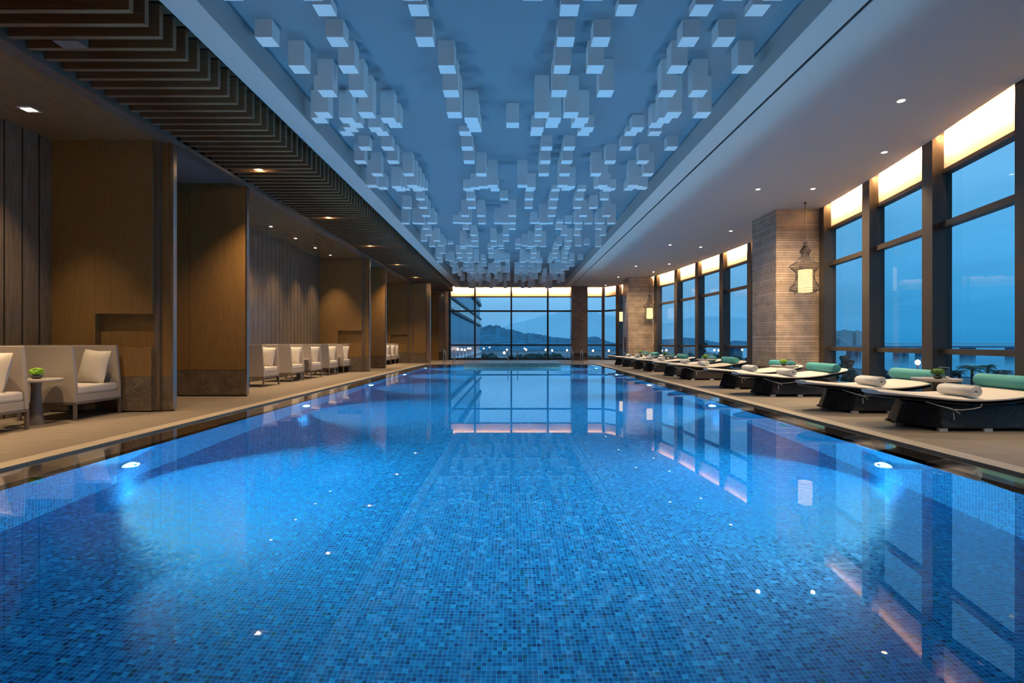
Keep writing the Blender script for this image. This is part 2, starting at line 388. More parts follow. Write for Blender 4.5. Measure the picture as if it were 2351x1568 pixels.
# soffit edge above the curved window wall (y, x)
EDGE = [(-3, 6.60), (4, 6.62), (6.84, 6.64), (8.65, 7.08), (10.8, 7.50), (12.5, 7.78), (15.2, 8.07), (17.77, 8.13), (19.6, 8.05), (21.76, 7.90), (24.1, 7.70), (26.2, 7.38), (28.6, 6.95), (30.3, 6.49), (31.2, 6.10), (31.85, 5.65)]
def edge(y): return smoothi(EDGE, y)

# ------------------------------------------------------------------ floor, pool
m = MB()
m.box(XW - .2, -4.46, YB, YF + .6, -.12, 0)
m.box(4.30, 9.0, YB, YF + .6, -.12, 0)
m.box(-4.46, 4.30, PY1 + .36, YF + .6, -.12, 0)
m.box(-4.46, 4.30, YB, PY0 - .1, -.12, 0)
struct('floor', m, 'deck', 'grey brown stone deck around the swimming pool', 'floor')
m = MB()
m.box(-4.46, -4.262, PY0 - .1, PY1 + .36, -.06, .004); m.box(4.10, 4.30, PY0 - .1, PY1 + .36, -.06, .004)
m.box(-4.262, 4.10, PY1 + .16, PY1 + .36, -.06, .004)
struct('trim_1', m, 'coping', 'light stone coping strip edging the pool deck', 'coping', bevel=.004)
m = MB()
for a, b, c, d in ((-4.262, -4.215, PY0 - .1, PY1 + .16), (4.055, 4.10, PY0 - .1, PY1 + .16)): m.box(a, b, c, d, -.2, -.10)
m.box(-4.215, 4.055, PY1 + .11, PY1 + .16, -.2, -.10)
struct('trim_2', m, 'groove', 'dark overflow channel along the pool edge', 'overflow channel')
m = MB()
m.box(-4.215, PX0, PY0 - .1, PY1 + .11, -.2, ZW); m.box(PX1, 4.055, PY0 - .1, PY1 + .11, -.2, ZW)
m.box(PX0, PX1, PY1, PY1 + .11, -.2, ZW); m.box(PX0, PX1, PY0 - .1, PY0, -.2, ZW)
struct('trim_3', m, 'ledge', 'wet dark granite overflow ledge of the pool', 'pool ledge')
pool = empty('swimming_pool', (0, 0, 0))
tag(pool, 'long blue mosaic swimming pool in the middle of the hall', 'swimming pool', kind='structure')
MB().quad((PX0, PY0, -1.3), (PX1, PY0, -1.3), (PX1, PY1, -1.3), (PX0, PY1, -1.3)).build('pool_bottom', 'tile_floor', pool)
for nm, q, mt in (('side_wall', [(PX0, PY0, -1.3), (PX0, PY1, -1.3), (PX0, PY1, ZW), (PX0, PY0, ZW)], 'tile_x'),
                  ('side_wall', [(PX1, PY0, -1.3), (PX1, PY0, ZW), (PX1, PY1, ZW), (PX1, PY1, -1.3)], 'tile_x'),
                  ('end_wall', [(PX0, PY1, -1.3), (PX1, PY1, -1.3), (PX1, PY1, ZW), (PX0, PY1, ZW)], 'tile_y'),
                  ('end_wall', [(PX0, PY0, -1.3), (PX0, PY0, ZW), (PX1, PY0, ZW), (PX1, PY0, -1.3)], 'tile_y')):
    me = bpy.data.meshes.new(nm); me.from_pydata(q, [], [(0, 1, 2, 3)]); me.materials.append(M[mt])
    o = bpy.data.objects.new(nm, me); COL.objects.link(o); o.parent = pool
me = bpy.data.meshes.new('pool_water'); me.from_pydata([(PX0, PY0, ZW), (PX1, PY0, ZW), (PX1, PY1, ZW), (PX0, PY1, ZW)], [], [(0, 1, 2, 3)]); me.materials.append(M['water'])
wat = bpy.data.objects.new('pool_water', me); COL.objects.link(wat); tag(wat, 'still clear water filling the blue tiled pool', 'water', kind='stuff')

ORD = ['first', 'second', 'third', 'fourth', 'fifth', 'sixth', 'seventh', 'eighth', 'ninth', 'tenth', 'eleventh', 'twelfth']
def pool_light(y, side, i):
    x = PX0 if side < 0 else PX1
    t = empty('pool_light', (x, y, -.72))
    tag(t, 'round underwater lamp glowing in the %s pool wall, %s from the camera' % ('left' if side < 0 else 'right', ORD[i]), 'pool light', 'underwater lamps in the pool walls')
    s = -side
    def disc(r, d0, d1, name, mat):
        mb = MB().lathe([(r, 0), (r, d1 - d0)], seg=20)
        mb.v = [(s * (d0 + z), yy, xx) for xx, yy, z in mb.v]
        return mb.build(name, mat, t)
    disc(.10, .001, .02, 'rim', 'chrome'); disc(.085, .021, .03, 'lens', 'poollens')
    light('SPOT', 'pool_lamp', (s * .05, 0, 0), P_POOL, POOLC, t, rot=(0, -s * math.radians(66), 0), spot_size=math.radians(108), spot_blend=1.0, shadow_soft_size=.05)
    light('SPOT', 'added_uplight', (s * .05, 0, 0), P_UP, (.30, .68, 1.0), t, rot=(0, PI + s * math.radians(20), 0), spot_size=math.radians(98), spot_blend=1.0, shadow_soft_size=.06)  # extra upward spot, added to wash the ceiling blocks with blue
for side in (-1, 1):
    for i, y in enumerate((5.12, 9.45, 13.75, 18.05, 22.4)):
        pool_light(y, side, i)

# raised stone platform at the far end of the pool, with a pair of handrails
m = MB().box(-2.13, 2.19, 22.8, 25.5, -1.299, .15).box(-2.0, 2.05, 25.5, 25.62, 0, .15)
st = m.build('stone_platform', marble('platform_stone', (.34, .32, .25), (.3, .28, .2), .35, .1), bevel=.01)
tag(st, 'low grey stone platform rising from the water at the far end', 'platform')
MB().box(-1.72, 1.66, 25.05, 25.25, .1495, .153).build('slot', 'groove', st)  # flat dark strip on the platform top, no recess
def rail(name, X, y0, y1, zlo, zhi, ztop, label, cat, group, spread=.24, steps=True):
    t = empty(name, (X, (y0 + y1) / 2, 0)); tag(t, label, cat, group)
    yc = (y0 + y1) / 2
    for s in (-1, 1):
        pts = [(s * spread, y0 - yc, zlo)]
        r = (y1 - y0) / 2
        for k in range(9):
            a = PI - PI * k / 8
            pts.append((s * spread, r * math.cos(a), ztop - r * .6 + r * .6 * math.sin(a)))
        pts.append((s * spread, y1 - yc, zhi))
        MB().tube(pts, .022, 10).build('rail', 'chrome', t)
    if steps:
        for z in (-.35, -.62, -.9): MB().box(-spread, spread, y0 - yc - .03, y0 - yc + .04, z, z + .02).build('step', 'chrome', t)
    return t
rail('pool_ladder', -3.10, 25.0, 25.8, -1.0, .004, .68, 'chrome pool ladder at the far left corner of the pool', 'pool ladder', 'chrome ladders at the far end')
rail('pool_ladder', 3.20, 25.0, 25.8, -1.0, .004, .68, 'chrome pool ladder at the far right, before the stone column', 'pool ladder', 'chrome ladders at the far end')
rail('handrail', .04, 24.7, 25.15, .15, .15, .72, 'pair of slim chrome handrails standing on the stone platform', 'handrail', None, spread=.235, steps=False)

# ------------------------------------------------------------------ ceilings
m = MB()
m.box(-3.40 * C, RX0, YB, YF, ZC, ZC + .5)
struct('ceiling', m, 'ceil', 'painted soffit strip left of the blue recessed ceiling', 'ceiling')
# right soffit with curved outer edge
ys = [YB + i * (YF - YB) / 60 for i in range(61)]
poly = [(RX1, YB), ] + [(edge(y), y) for y in ys] + [(RX1, YF)]
gx0, gx1 = 3.46 * C - .022, 3.46 * C + .022
def strip(xa, fxb, z0, z1, mb):
    for a, b in zip(ys, ys[1:]):
        mb.prism([(xa, a), (fxb(a), a), (fxb(b), b), (xa, b)], z0, z1)
m = MB(); m.box(RX1, gx0, YB, YF - .08, ZC, ZC + .45); m.box(RX1, gx0, YF - .08, YF, ZC, ZC + .02)
me_pts = [(gx1, YB)] + [(edge(y), y) for y in ys] + [(3.9, YF), (gx1, YF)]
m.prism(me_pts, ZC, ZC + .02)
struct('ceiling', m, 'ceil_r', 'wide painted soffit over the lounger deck beside the windows', 'ceiling')
struct('trim_4', MB().box(gx0, gx1, YB, YF - .1, ZC + .012, ZC + .1), 'groove', 'thin dark slot running along the right soffit', 'ceiling slot')
m = MB().box(RX0, RX1, YB, YF - .25, ZR, ZR + .1)
struct('ceiling', m, 'recess', 'recessed blue ceiling over the pool that carries the white cubes', 'ceiling')
struct('ceiling', MB().box(RX0, RX1, YF - .25, YF - .08, ZC, ZR).box(RX0, RX1, YF - .1, YF, ZC, ZC + .02), 'ceil', 'end strip closing the recessed ceiling at the far window', 'ceiling')
m = MB().box(SLX0, -3.40 * C, YB, YF, SZ + .36, SZ + .42).box(XW - .2, 9, YB - .2, YF + .6, ZR + .12, ZR + .3)
struct('ceiling', m, 'plenum', 'dark void above the slatted wooden ceiling', 'ceiling')
m = MB()
for k in range(-37, 128):
    y1 = 4.885 + .2087 * k
    m.box(SLX0 + .005, SLX1, y1 - .055, y1, SZ, SZ + .335)
sl = empty('slatted_ceiling', (0, 0, 0)); tag(sl, 'long ceiling of dark wooden slats along the left deck', 'slatted ceiling')
m.build('slats', 'slat', sl)
struct('trim_5', MB().box(SLX0 - .196, SLX0, YB, YF, 1.05 + 3.067, SZ + .45), 'beam', 'grey brown wooden beam above the alcove openings', 'beam')

# cubes of the recessed ceiling
rows = {-2: (-14, -10, -5, 1, 4, 11, 13), -1: (-10, -5, 3, 6, 10, 13), 0: (-14, -10, -5, 3, 5, 10, 12), 1: (-13, -10, -4, 3, 5, 10, 14), 2: (-12, -10, -4, 3, 6, 10, 12),
 3: (-13, -10, -4, 2, 4, 11, 13), 4: (-14, -12, -9, -3, 3, 5, 11), 5: (-12, -9, -3, 0, 3, 5, 11), 6: (-13, -11, -3, 2, 6, 10), 7: (-14, -11, -4, 2, 6, 10, 12),
 8: (-13, -11, -4, 3, 5, 10, 14), 9: (-14, -11, -4, 3, 5, 9, 12), 10: (-13, -10, -3, 3, 5, 8, 13), 11: (-14, -10, -2, 1, 5, 9, 12), 12: (-12, -10, -3, 6, 9, 13),
 13: (-14, -12, -10, -4, 2, 6, 10, 14), 14: (-12, -10, -5, -2, 2, 6, 11, 13), 15: (-13, -11, -5, -2, 2, 5, 8, 11), 16: (-11, -5, -1, 2, 5, 8, 11), 17: (-13, -11, -5, 2, 5, 8, 10),
 18: (-11, -6, -4, 0, 5, 9, 12), 19: (-14, -12, -4, -1, 4, 10, 13), 20: (-13, -11, -6, -2, 0, 5, 9, 12), 21: (-11, -7, 3, 9, 12), 22: (-13, -8, 3, 8), 23: (-12, 4, 7), 24: (-13, -7, 0, 4, 7, 10, 13),
 25: (-13, -6, -1, 4, 8, 10, 14), 26: (-14, -12, -6, -3, -1, 4, 9), 27: (-13, -8, -6, -3, 3, 5, 9, 14), 28: (-12, -7, -2, 2, 4, 11), 29: (-12, -7, -2, 8), 30: (-12, -8, 1, 13), 31: (-11, -8, 3, 8), 32: (-9, -4, -2, 1, 3, 8, 10),
 33: (-13, -10, -8, -4, 4, 8, 10), 34: (-14, -10, -8, -4, 4, 8, 10), 35: (-14, -9, -7, -3, 2, 4, 10), 36: (-12, -10, -2, 3, 5, 9), 37: (-13, -9, -1, 2, 8, 12), 38: (-9, -6, -3, 5, 14), 39: (-11, -2, 3, 8, 11)}
rr = random.Random(3)
for r in range(40, 60):
    ks = set()
    for lo, hi, n in ((-13, -9, 2), (-8, -5, 1), (-4, -1, 1), (1, 6, 2), (8, 13, 2)):
        ks.update(rr.sample(range(lo, hi + 1), n))
    rows[r] = tuple(sorted(ks))
cube_mesh = {}
def cube_for(L):
    if L not in cube_mesh:
        w = .097 * C
        mb = MB().box(-w, w, 0, 2 * w, -L, 0)
        me = bpy.data.meshes.new('ceiling_cube'); me.from_pydata(mb.v, [], mb.f); me.materials.append(M['cube']); cube_mesh[L] = me
    return cube_mesh[L]
def nth(n, tot):
    if n == 0: return 'leftmost'
    if n == tot - 1: return 'rightmost'
    return ORD[n] + ' from left'
def ordn(n):
    tens = {2: 'twenty', 3: 'thirty', 4: 'forty', 5: 'fifty'}; teen = ['tenth', 'eleventh', 'twelfth', 'thirteenth', 'fourteenth', 'fifteenth', 'sixteenth', 'seventeenth', 'eighteenth', 'nineteenth']
    if n <= 9: return ORD[n - 1]
    if n < 20: return teen[n - 10]
    return tens[n // 10] + '-' + ORD[n % 10 - 1] if n % 10 else {20: 'twentieth', 30: 'thirtieth', 40: 'fortieth', 50: 'fiftieth'}[n]
count = 0; restmb = MB()
LW = {.1: 'very short', .2: 'short', .3: 'medium', .4: 'long', .5: 'very long'}
for r in sorted(rows):
    ph = r % 8
    L0 = {0: .2, 1: .3, 2: .4, 3: .5, 4: .4, 5: .3, 6: .2, 7: .1}[ph]; L = L0 * C
    y = (5.765 + .402 * r) * C
    for i, k in enumerate(sorted(rows[r])):
        x = (.01 + .2 * k) * C
        if count < 300:
            o = bpy.data.objects.new('ceiling_cube', cube_for(L)); COL.objects.link(o); o.location = (x, y, ZR)
            tag(o, '%s white block hanging from the blue ceiling, %s in the %s row' % (LW[L0], nth(i, len(rows[r])), ordn(r + 3)), 'ceiling block', 'white blocks hanging from the recessed ceiling')
            count += 1
        else:
            w = .097 * C; restmb.box(x - w, x + w, y, y + 2 * w, ZR - L, ZR)
o = restmb.build('ceiling_cubes_far', 'cube')
o.name = 'distant_ceiling_cubes'
tag(o, 'mass of small white blocks on the ceiling near the far window', 'ceiling blocks', 'white blocks hanging from the recessed ceiling', 'stuff')

# ------------------------------------------------------------------ left side: alcoves
D = [7.91, 10.1, 18.8, 21.2, 26.95]
ZA = 4.13
m = MB().box(XW - .2, XW, YB, YF + .6, 0, ZR)
struct('wall_left', m, 'board', 'brown vertical board wall at the back of the seating alcoves', 'wall')
m = MB()
for a, b in ((YB, D[0]), (D[1], D[2]), (D[3], D[4])): m.box(XW, SLX0 - .196, a, b, ZA, ZA + .06)
struct('ceiling', m, 'woodceil', 'glossy wood veneer ceiling inside the seating alcoves', 'ceiling')
m = MB()
for a, b in ((D[0], D[1]), (D[2], D[3])): m.box(XW, SLX0, a, b, SZ + .0, SZ + .05)
struct('ceiling', m, 'grey', 'dark grey ceiling of the passages between the alcoves', 'ceiling')

def side_partition(y, label, niche=True):
    """wood partition facing the camera: raised panel with an L shaped cut, marble base, metal corner post"""
    t = empty('partition_wall', (0, y, 0)); tag(t, label, 'partition')
    MB().box(XW, XD - .03, .005, .05, 0, ZA + .05 if niche else SZ + .03).build('backing_panel', 'wood', t)
    if niche:
        m = MB(); m.box(XW, -6.335, -.10, .004, .535, ZA); m.box(-6.335, -5.47, -.10, .004, 1.49, ZA); m.build('raised_panel', 'wood', t, bevel=.004)
        MB().box(XW, -6.335, -.10, .004, .02, .535).build('marble_base', 'marble', t)
        MB().box(-6.0, -5.47, -.12, .004, .535, .975).build('low_panel', 'wood', t, bevel=.004)
        MB().box(-6.0, -5.47, -.12, .004, .02, .535).build('marble_base', 'marble', t)
        MB().box(-5.469, -5.385, -.06, .004, .02, ZA).build('corner_strip', 'beam', t)
        MB().box(-5.384, XD - .045, -.02, .004, .535, ZA).build('end_panel', 'wood', t)
        MB().box(-5.384, XD - .045, -.02, .004, .02, .535).build('end_base', 'marble', t)
    else:
        for a, b in ((XW, -6.33), (-6.322, XD - .035)):
            MB().box(a, b, -.03, .004, .518, SZ).build('veneer_panel', 'wood', t, bevel=.002)
        MB().box(XW, XD - .035, -.028, .004, .03, .512).build('marble_base', 'marble', t)
        MB().box(XW, XD - .05, -.015, .004, 0, .03).build('plinth', 'plinth', t)
    MB().box(XD - .045 if niche else XD - .035, XD, -.032, .052, .03, ZA - .015 if niche else SZ).build('metal_edge', 'metal', t, bevel=.004)
    return t
side_partition(D[0], 'dark wood partition at the near left with an L shaped recess', True)
side_partition(D[1], 'plain amber wood partition on a tall marble base, nearest of its kind', False)
side_partition(D[2], 'wood partition behind the row of five armchairs with an L shaped recess', True)
side_partition(D[3], 'plain amber wood partition on a marble base, farther down the deck', False)
side_partition(D[4], 'wood partition behind the farthest armchairs with an L shaped recess', True)
# far left: pier, polished posts, stone end
t = empty('wood_pier', (-4.87, 26.9, 0)); tag(t, 'dark wood pier projecting to the deck at the far left end', 'pier')
MB().box(-.3, .36, 0, .3, .52, SZ - .01).build('veneer', 'wood', t); MB().box(-.3, .36, 0, .3, 0, .515).build('marble_base', 'marble', t)
o = MB().box(-4.50, -4.29, 26.95, 27.15, 0, SZ - .01).build('polished_post', 'metal'); tag(o, 'polished metal post at the pool side end of the far wood pier', 'post')
m = MB().box(-4.95, -4.47, YF - .55, YF + .1, 0, SZ - .01); o = m.build('wood_screen', 'wood'); tag(o, 'narrow amber wood panel standing beside the far left window', 'panel')
m = MB().box(-4.465, -4.10, YF - .6, YF + .1, .50, SZ - .01)
t = m.build('stone_pier', 'column_plain'); tag(t, 'dark stone pier between wood panel and far window at left', 'pier')
MB().box(-4.465, -4.10, YF - .61, YF + .1, 0, .50).build('dark_base', 'ledge', t)
o = MB().box(-4.095, -3.90, YF - .45, YF - .1, 0, ZC - .02).build('polished_post', 'metal'); tag(o, 'polished metal post touching the left frame of the far window', 'post')
struct('wall_far', MB().box(XW, -4.95, YF - .1, YF + .1, 0, ZR), 'wood', 'wood wall closing the left deck at the far end', 'wall')
struct('wall_near', MB().box(XW - .2, 9, YB - .2, YB, 0, ZR), 'board', 'brown board wall closing the hall behind the viewer', 'wall')

# ------------------------------------------------------------------ columns
def column(name, x0, x1, y0, y1, label, mat='column'):
    t = empty(name, ((x0 + x1) / 2, (y0 + y1) / 2, 0)); tag(t, label, 'column')
    hx, hy = (x1 - x0) / 2, (y1 - y0) / 2
    MB().box(-hx, hx, -hy, hy, .42, ZC - .001).build('shaft', mat, t)
    MB().box(-hx - .004, hx + .004, -hy - .004, hy + .004, 0, .418).build('dark_base', 'column_plain' if mat == 'column' else 'ledge', t)
    return t
c1 = column('stone_column', 6.52 * C, 7.87 * C, 12.69 * C, 13.95 * C, 'broad stone column of thin courses behind the nearest lantern')
c2 = column('stone_column', 5.86 * C, 7.28 * C, 25.9 * C, 27.2 * C, 'second stone column of thin courses, behind the middle lantern')
column('stone_column', 3.46 * C, 4.40 * C, YF - .9, YF - .2, 'smooth dark stone column standing against the far windows', 'column_plain')
o = MB().box(-.004, .0, -.1, .1, .55, 1.35).build('wall_slot', 'groove', c2); o.location = (-.74 * C, 0, 0)

# ------------------------------------------------------------------ windows
ZH, ZT, ZR1, ZR0, ZS = 1.05 + 2.80 * C, 1.05 + 1.908 * C, .95, .86, .10
cove_n = 0
win_n = [0]
def bay(p, q, fin_w=.30, prot=.165, label='', fin=True, fin_dir=None):
    """one window bay from p to q (soffit edge points); glass lies prot outside"""
    win_n[0] += 1
    p = Vector(p); q = Vector(q); d = (q - p); L = d.length; d.normalize(); nrm = Vector((d.y, -d.x))   # outward
    if nrm.dot((p + q) / 2 - Vector((1.5, 14))) < 0: nrm = -nrm
    t = empty('window_%d' % win_n[0], (p.x, p.y, 0)); o0 = p.copy(); tag(t, label, 'window', kind='structure')
    def P(a, b): v = p + d * a + nrm * b; return (v.x, v.y)
    def bx(a0, a1, b0, b1, z0, z1, name, mat):
        return MB().prism([(x - p.x, y - p.y) for x, y in (P(a0, b0), P(a1, b0), P(a1, b1), P(a0, b1))], z0, z1).build(name, mat, t)
    g = prot
    bx(0, L, g + .0, g + .10, ZH, ZR, 'upper_panel', 'panel')
    bx(0, L, g - .03, g + .12, ZH - .07, ZH, 'head_beam', 'frame')
    bx(0, L, g - .04, g + .10, ZT - .05, ZT + .05, 'transom', 'frame')
    bx(0, L, g - .05, g + .10, ZR0, ZR1, 'rail', 'frame')
    bx(0, L, g - .03, g + .12, 0, ZS, 'sill', 'frame')
    bx(0, L, g + .045, g + .055, ZS, ZH, 'pane', 'pane')
    if fin: bx(-fin_w if fin_dir else 0, 0 if fin_dir else fin_w, -.005, g + .12, 0, ZC + .2, 'mullion', 'frame')
    # LED strip hidden in the slot above the soffit edge, shining down the upper panel
    a0, a1 = .02, L - .02
    mid = P((a0 + a1) / 2, .035)
    dr = Vector((nrm.x, nrm.y, 0)) * math.cos(math.radians(28)) - Vector((0, 0, math.sin(math.radians(28))))
    zx = Vector((d.x, d.y, 0)); zz = -dr; zy = zz.cross(zx)
    R = Matrix((zx, zy, zz)).transposed().to_euler()
    light('AREA', 'cove_strip', (mid[0] - p.x, mid[1] - p.y, ZC + .05), P_COVE * L, (1.0, .54, .23), t, rot=R, shape='RECTANGLE', size=a1 - a0, size_y=.05, spread=math.radians(120))
    # closing board above the strip
    bx(0, L, -.02, g, ZC + .16, ZC + .18, 'cove_board', 'panel')
fins = [-2.9, -.8, 1.3, 3.4, 5.5 + .9, 8.65, 10.77, 12.9, 15.15, 17.45, 19.6, 21.8, 24.0, 26.2, 28.4, 30.6]
fins[4] = 6.53
WL = ['curved window bay beside the camera at the right, mostly out of frame', 'curved window bay one before the nearest visible one', 'curved window bay third from the near wall', 'curved window bay behind the nearest lounger head',
      'tall window bay at the right edge of the picture', 'tall window bay with trees and sea, second from the right edge', 'narrow looking window bay touching the near stone column', 'window bay hidden behind the near stone column',
      'window bay just past the near stone column', 'fourth window bay left of the near stone column', 'third window bay from the second column', 'second window bay from the middle lantern column', 'window bay directly right of the middle lantern', 'window bay hidden behind the second column', 'window bay just beyond the second column', 'curved corner window bay at the far right end']
ptsf = [(edge(y), y) for y in fins] + [(5.65, 31.85)]
for i in range(len(ptsf) - 1):
    bay(ptsf[i], ptsf[i + 1], label=WL[i])
# far wall bays
YG = YF - .02
fx = [-3.90, -2.27 * 1.0 * C, -.09 * C, 2.10 * C, 3.52 * C + .02, 4.42 * C, 5.65]
FL = ['far window bay showing the neighbouring glass building, leftmost', 'far window bay with the wooded hill, second from left', 'far window bay with distant mountains, third from left', 'narrow far window bay touching the left of the stone column', 'short window strip hidden behind the far stone column', 'far window bay right of the stone column']
for i in range(len(fx) - 1):
    bay((fx[i], YF), (fx[i + 1], YF), fin_w=.10, prot=.165, label=FL[i], fin_dir=False)
MB().box(-4.1, -3.88, YF - .0, YF + .25, 0, ZR).build('x', 'frame').name = 'trim_6'
MB().box(5.60, 5.74, YF - .03, YF + .30, 0, ZC + .2).build('trim_7', 'frame')
tag(bpy.data.objects['trim_7'], 'dark mullion post where the far window meets the curved corner', 'window frame', kind='structure')
tag(bpy.data.objects['trim_6'], 'dark frame post at the left end of the far window', 'window frame', kind='structure')

# ------------------------------------------------------------------ downlights
def downlight(x, y, z, label, group, power, size=82, r=.045, square=False, col=WARM2):
    t = empty('downlight', (x, y, z)); tag(t, label, 'downlight', group)
    if square:
        MB().box(-.09, .09, -.09, .09, -.006, 0).build('trim_ring', 'trimw', t)
        for s in (-1, 1): MB().box(s * .04 - .03, s * .04 + .03, -.05, .05, -.009, -.0062).build('lens', 'lens', t)
    else:
        tr = MB().lathe([(r * 1.5, -.006), (r * 1.5, 0)], seg=20).build('trim_ring', 'trimw', t)
        MB().lathe([(r, -.010), (r, -.0065)], seg=20).build('lens', 'lens', tr)
    light('SPOT', 'lamp', (0, 0, -.03), power, col, t, spot_size=math.radians(size), spot_blend=.9, shadow_soft_size=.04)
    return t
dl = [(6.44, 8.89, 'nearest the big windows'), (5.28, 11.03, 'left one above the near column'), (6.44, 11.0, 'just above the cord of the near lantern'), (6.45, 15.15, 'just past the near stone column'),
      (5.32, 17.3, 'brightest in the middle of the row'), (6.5, 17.7, 'right of the brightest one'), (6.58, 21.5, 'window side, before the middle lantern'), (5.33, 22.1, 'pool side, before the second column'),
      (6.58, 23.9, 'over the middle lantern'), (5.34, 25.8, 'pool side, beside the second column'), (5.36, 29.4, 'farthest, near the curved corner')]
for i, (x, y, s) in enumerate(dl):
    wash = i in (1, 2, 8)        # wide ones in front of the columns
    downlight(x * C, y * C, ZC, 'small round downlight in the right soffit, ' + s, 'downlights in the right soffit', P_DOWN * (1.8 if wash else 1), size=152 if wash else 82)
for x, y, s in ((5.3, 7.0, 'pool side'), (6.2, 5.2, 'window side'), (5.3, 3.2, 'pool side, further back'), (6.2, 1.4, 'beside the viewer')):
    downlight(x * C, y * C, ZC, 'small round downlight in the right soffit out of frame, ' + s, 'downlights in the right soffit', P_DOWN)
for i, y in enumerate((-2.4, 1.4, 5.35, 9.2, 12.75, 16.6, 20.55, 24.5, 28.2)):
    yy = 4.885 + .2087 * round((y - 4.885) / .2087) + .076
    if i == 2:
        t = empty('ceiling_fixture', (-4.62, yy, SZ)); tag(t, 'unlit grey box fixture set between the nearest ceiling slats', 'ceiling fixture')
        MB().box(-.13, .13, -.07, .07, -.01, .1).build('body', 'grey', t)
        light('SPOT', 'lamp', (.0, 0, -.03), P_SLAT * .9, WARM, t, spot_size=math.radians(100), spot_blend=.9, shadow_soft_size=.05)  # spot added here although the fixture itself is unlit
        continue
    t = downlight(-4.62, yy, SZ + .03, 'warm downlight glowing between the ceiling slats, %s from the camera' % ORD[max(0, i - 3)] if i > 2 else ('downlight between the ceiling slats, behind the viewer', 'downlight between the ceiling slats, overhead left of the viewer')[i], 'downlights between the ceiling slats', P_SLAT, 105, .055, col=WARM)
    light('POINT', 'lamp_glow', (0, 0, -.02), 5, WARM, t, shadow_soft_size=.03)
for i, y in enumerate((-1.0, .6, 2.2, 3.8, 5.3, 6.78)):
    downlight(-6.37, y, ZA, 'square twin downlight in the near alcove ceiling' if i == 5 else 'square downlight in the near alcove out of the picture, %s from the back wall' % ORD[i], 'alcove downlights', P_ALC, 66, square=True)
for i, y in enumerate((12.1, 13.6, 15.15, 16.66, 18.05)):
    downlight(-6.38, y, ZA, 'small downlight in the middle alcove, %s from the camera' % ORD[i], 'alcove downlights', P_ALC, 66, .035)
for i, y in enumerate((22.6, 24.0, 25.4)):
    downlight(-6.40, y, ZA, 'small downlight in the farthest alcove, %s from the camera' % ORD[i], 'alcove downlights', P_ALC, 66, .035)

# ------------------------------------------------------------------ lanterns
u = .0013036 * C
prof = [(32, 437), (32, 490), (48, 540), (90, 600), (62, 650), (58, 690), (112, 735), (140, 765), (150, 800), (235, 840), (265, 870), (200, 920), (155, 980), (146, 1050), (155, 1120), (180, 1180), (225, 1240), (262, 1285), (235, 1308), (180, 1320), (170, 1355)]
def lantern(x, y, label, nw=60):
    t = empty('pendant_lantern', (x, y, ZC)); tag(t, label, 'pendant lantern', 'wire lanterns hanging by the windows')
    z0 = 1.05 + 231.3 * 12.06 / 1180 * C - ZC
    P = [(r * u, z0 - (yy - 437) * u) for r, yy in prof]
    MB().tube([(0, 0, 0), (0, 0, z0)], .006, 6).build('cord', 'wire', t)
    MB().lathe([(.035, -.03), (.02, -.001)], seg=16).build('ceiling_rose', 'wire', t)
    MB().lathe([(.042, z0 - .07), (.042, z0 + .002)], seg=16).build('cap', 'wire', t)
    m = MB()
    for k in range(nw):
        a = 2 * PI * k / nw
        m.tube([(r * math.cos(a), r * math.sin(a), z) for r, z in P], .0023, 4)
    for r, z in [P[i] for i in (3, 7, 10, 17, 19, 20)] + [((P[10][0] * (1 - f) + P[12][0] * f), P[10][1] * (1 - f) + P[12][1] * f) for f in (.3, .6)]:
        m.tube([(r * math.cos(2 * PI * k / 32), r * math.sin(2 * PI * k / 32), z) for k in range(32)], .003, 4, closed=True)
    m.build('wire_cage', 'wire', t)
    za, zb = z0 - (940 - 437) * u, z0 - (1340 - 437) * u
    MB().lathe([(114 * u, zb), (114 * u, za)], seg=32).build('lit_shade', 'shade', t)
    light('SPOT', 'lamp', (0, 0, zb - .02), 60, WARM, t, spot_size=math.radians(150), spot_blend=1.0, shadow_soft_size=.06)
lantern(6.88 * C, 12.06 * C, 'nearest black wire lantern hanging before the broad stone column')
lantern(6.775 * C, 25.3 * C, 'middle black wire lantern hanging before the second stone column', 44)
lantern(6.10 * C, 28.5 * C, 'farthest wire lantern half hidden behind the second stone column', 36)

# ------------------------------------------------------------------ armchairs
def pillow_mesh(w=.42, t=.075, n=14):
    mb = MB(); idx = {}
    for side in (1, -1):
        for i in range(n + 1):
            for j in range(n + 1):
                a = 2 * i / n - 1; b = 2 * j / n - 1
                e = (1 - abs(a) ** 2.6) * (1 - abs(b) ** 2.6)
                pin = 1 - .075 * (1 - abs(a)) * abs(b) ** 2 * 1.0; pin2 = 1 - .075 * (1 - abs(b)) * abs(a) ** 2
                wr = .006 * math.sin(9 * a + 5 * b) * abs(a * b)
                if side < 0 and (i in (0, n) or j in (0, n)): idx[(side, i, j)] = idx[(1, i, j)]; continue
                mb.v.append((a * w / 2 * pin2, side * (t * max(e, 0) ** .55 + wr * (e > 0)), b * w / 2 * pin)); idx[(side, i, j)] = len(mb.v) - 1
        for i in range(n):
            for j in range(n):
                f = (idx[(side, i, j)], idx[(side, i + 1, j)], idx[(side, i + 1, j + 1)], idx[(side, i, j + 1)])
                mb.f.append(f if side > 0 else f[::-1])
    mb.smooth = True
    return mb
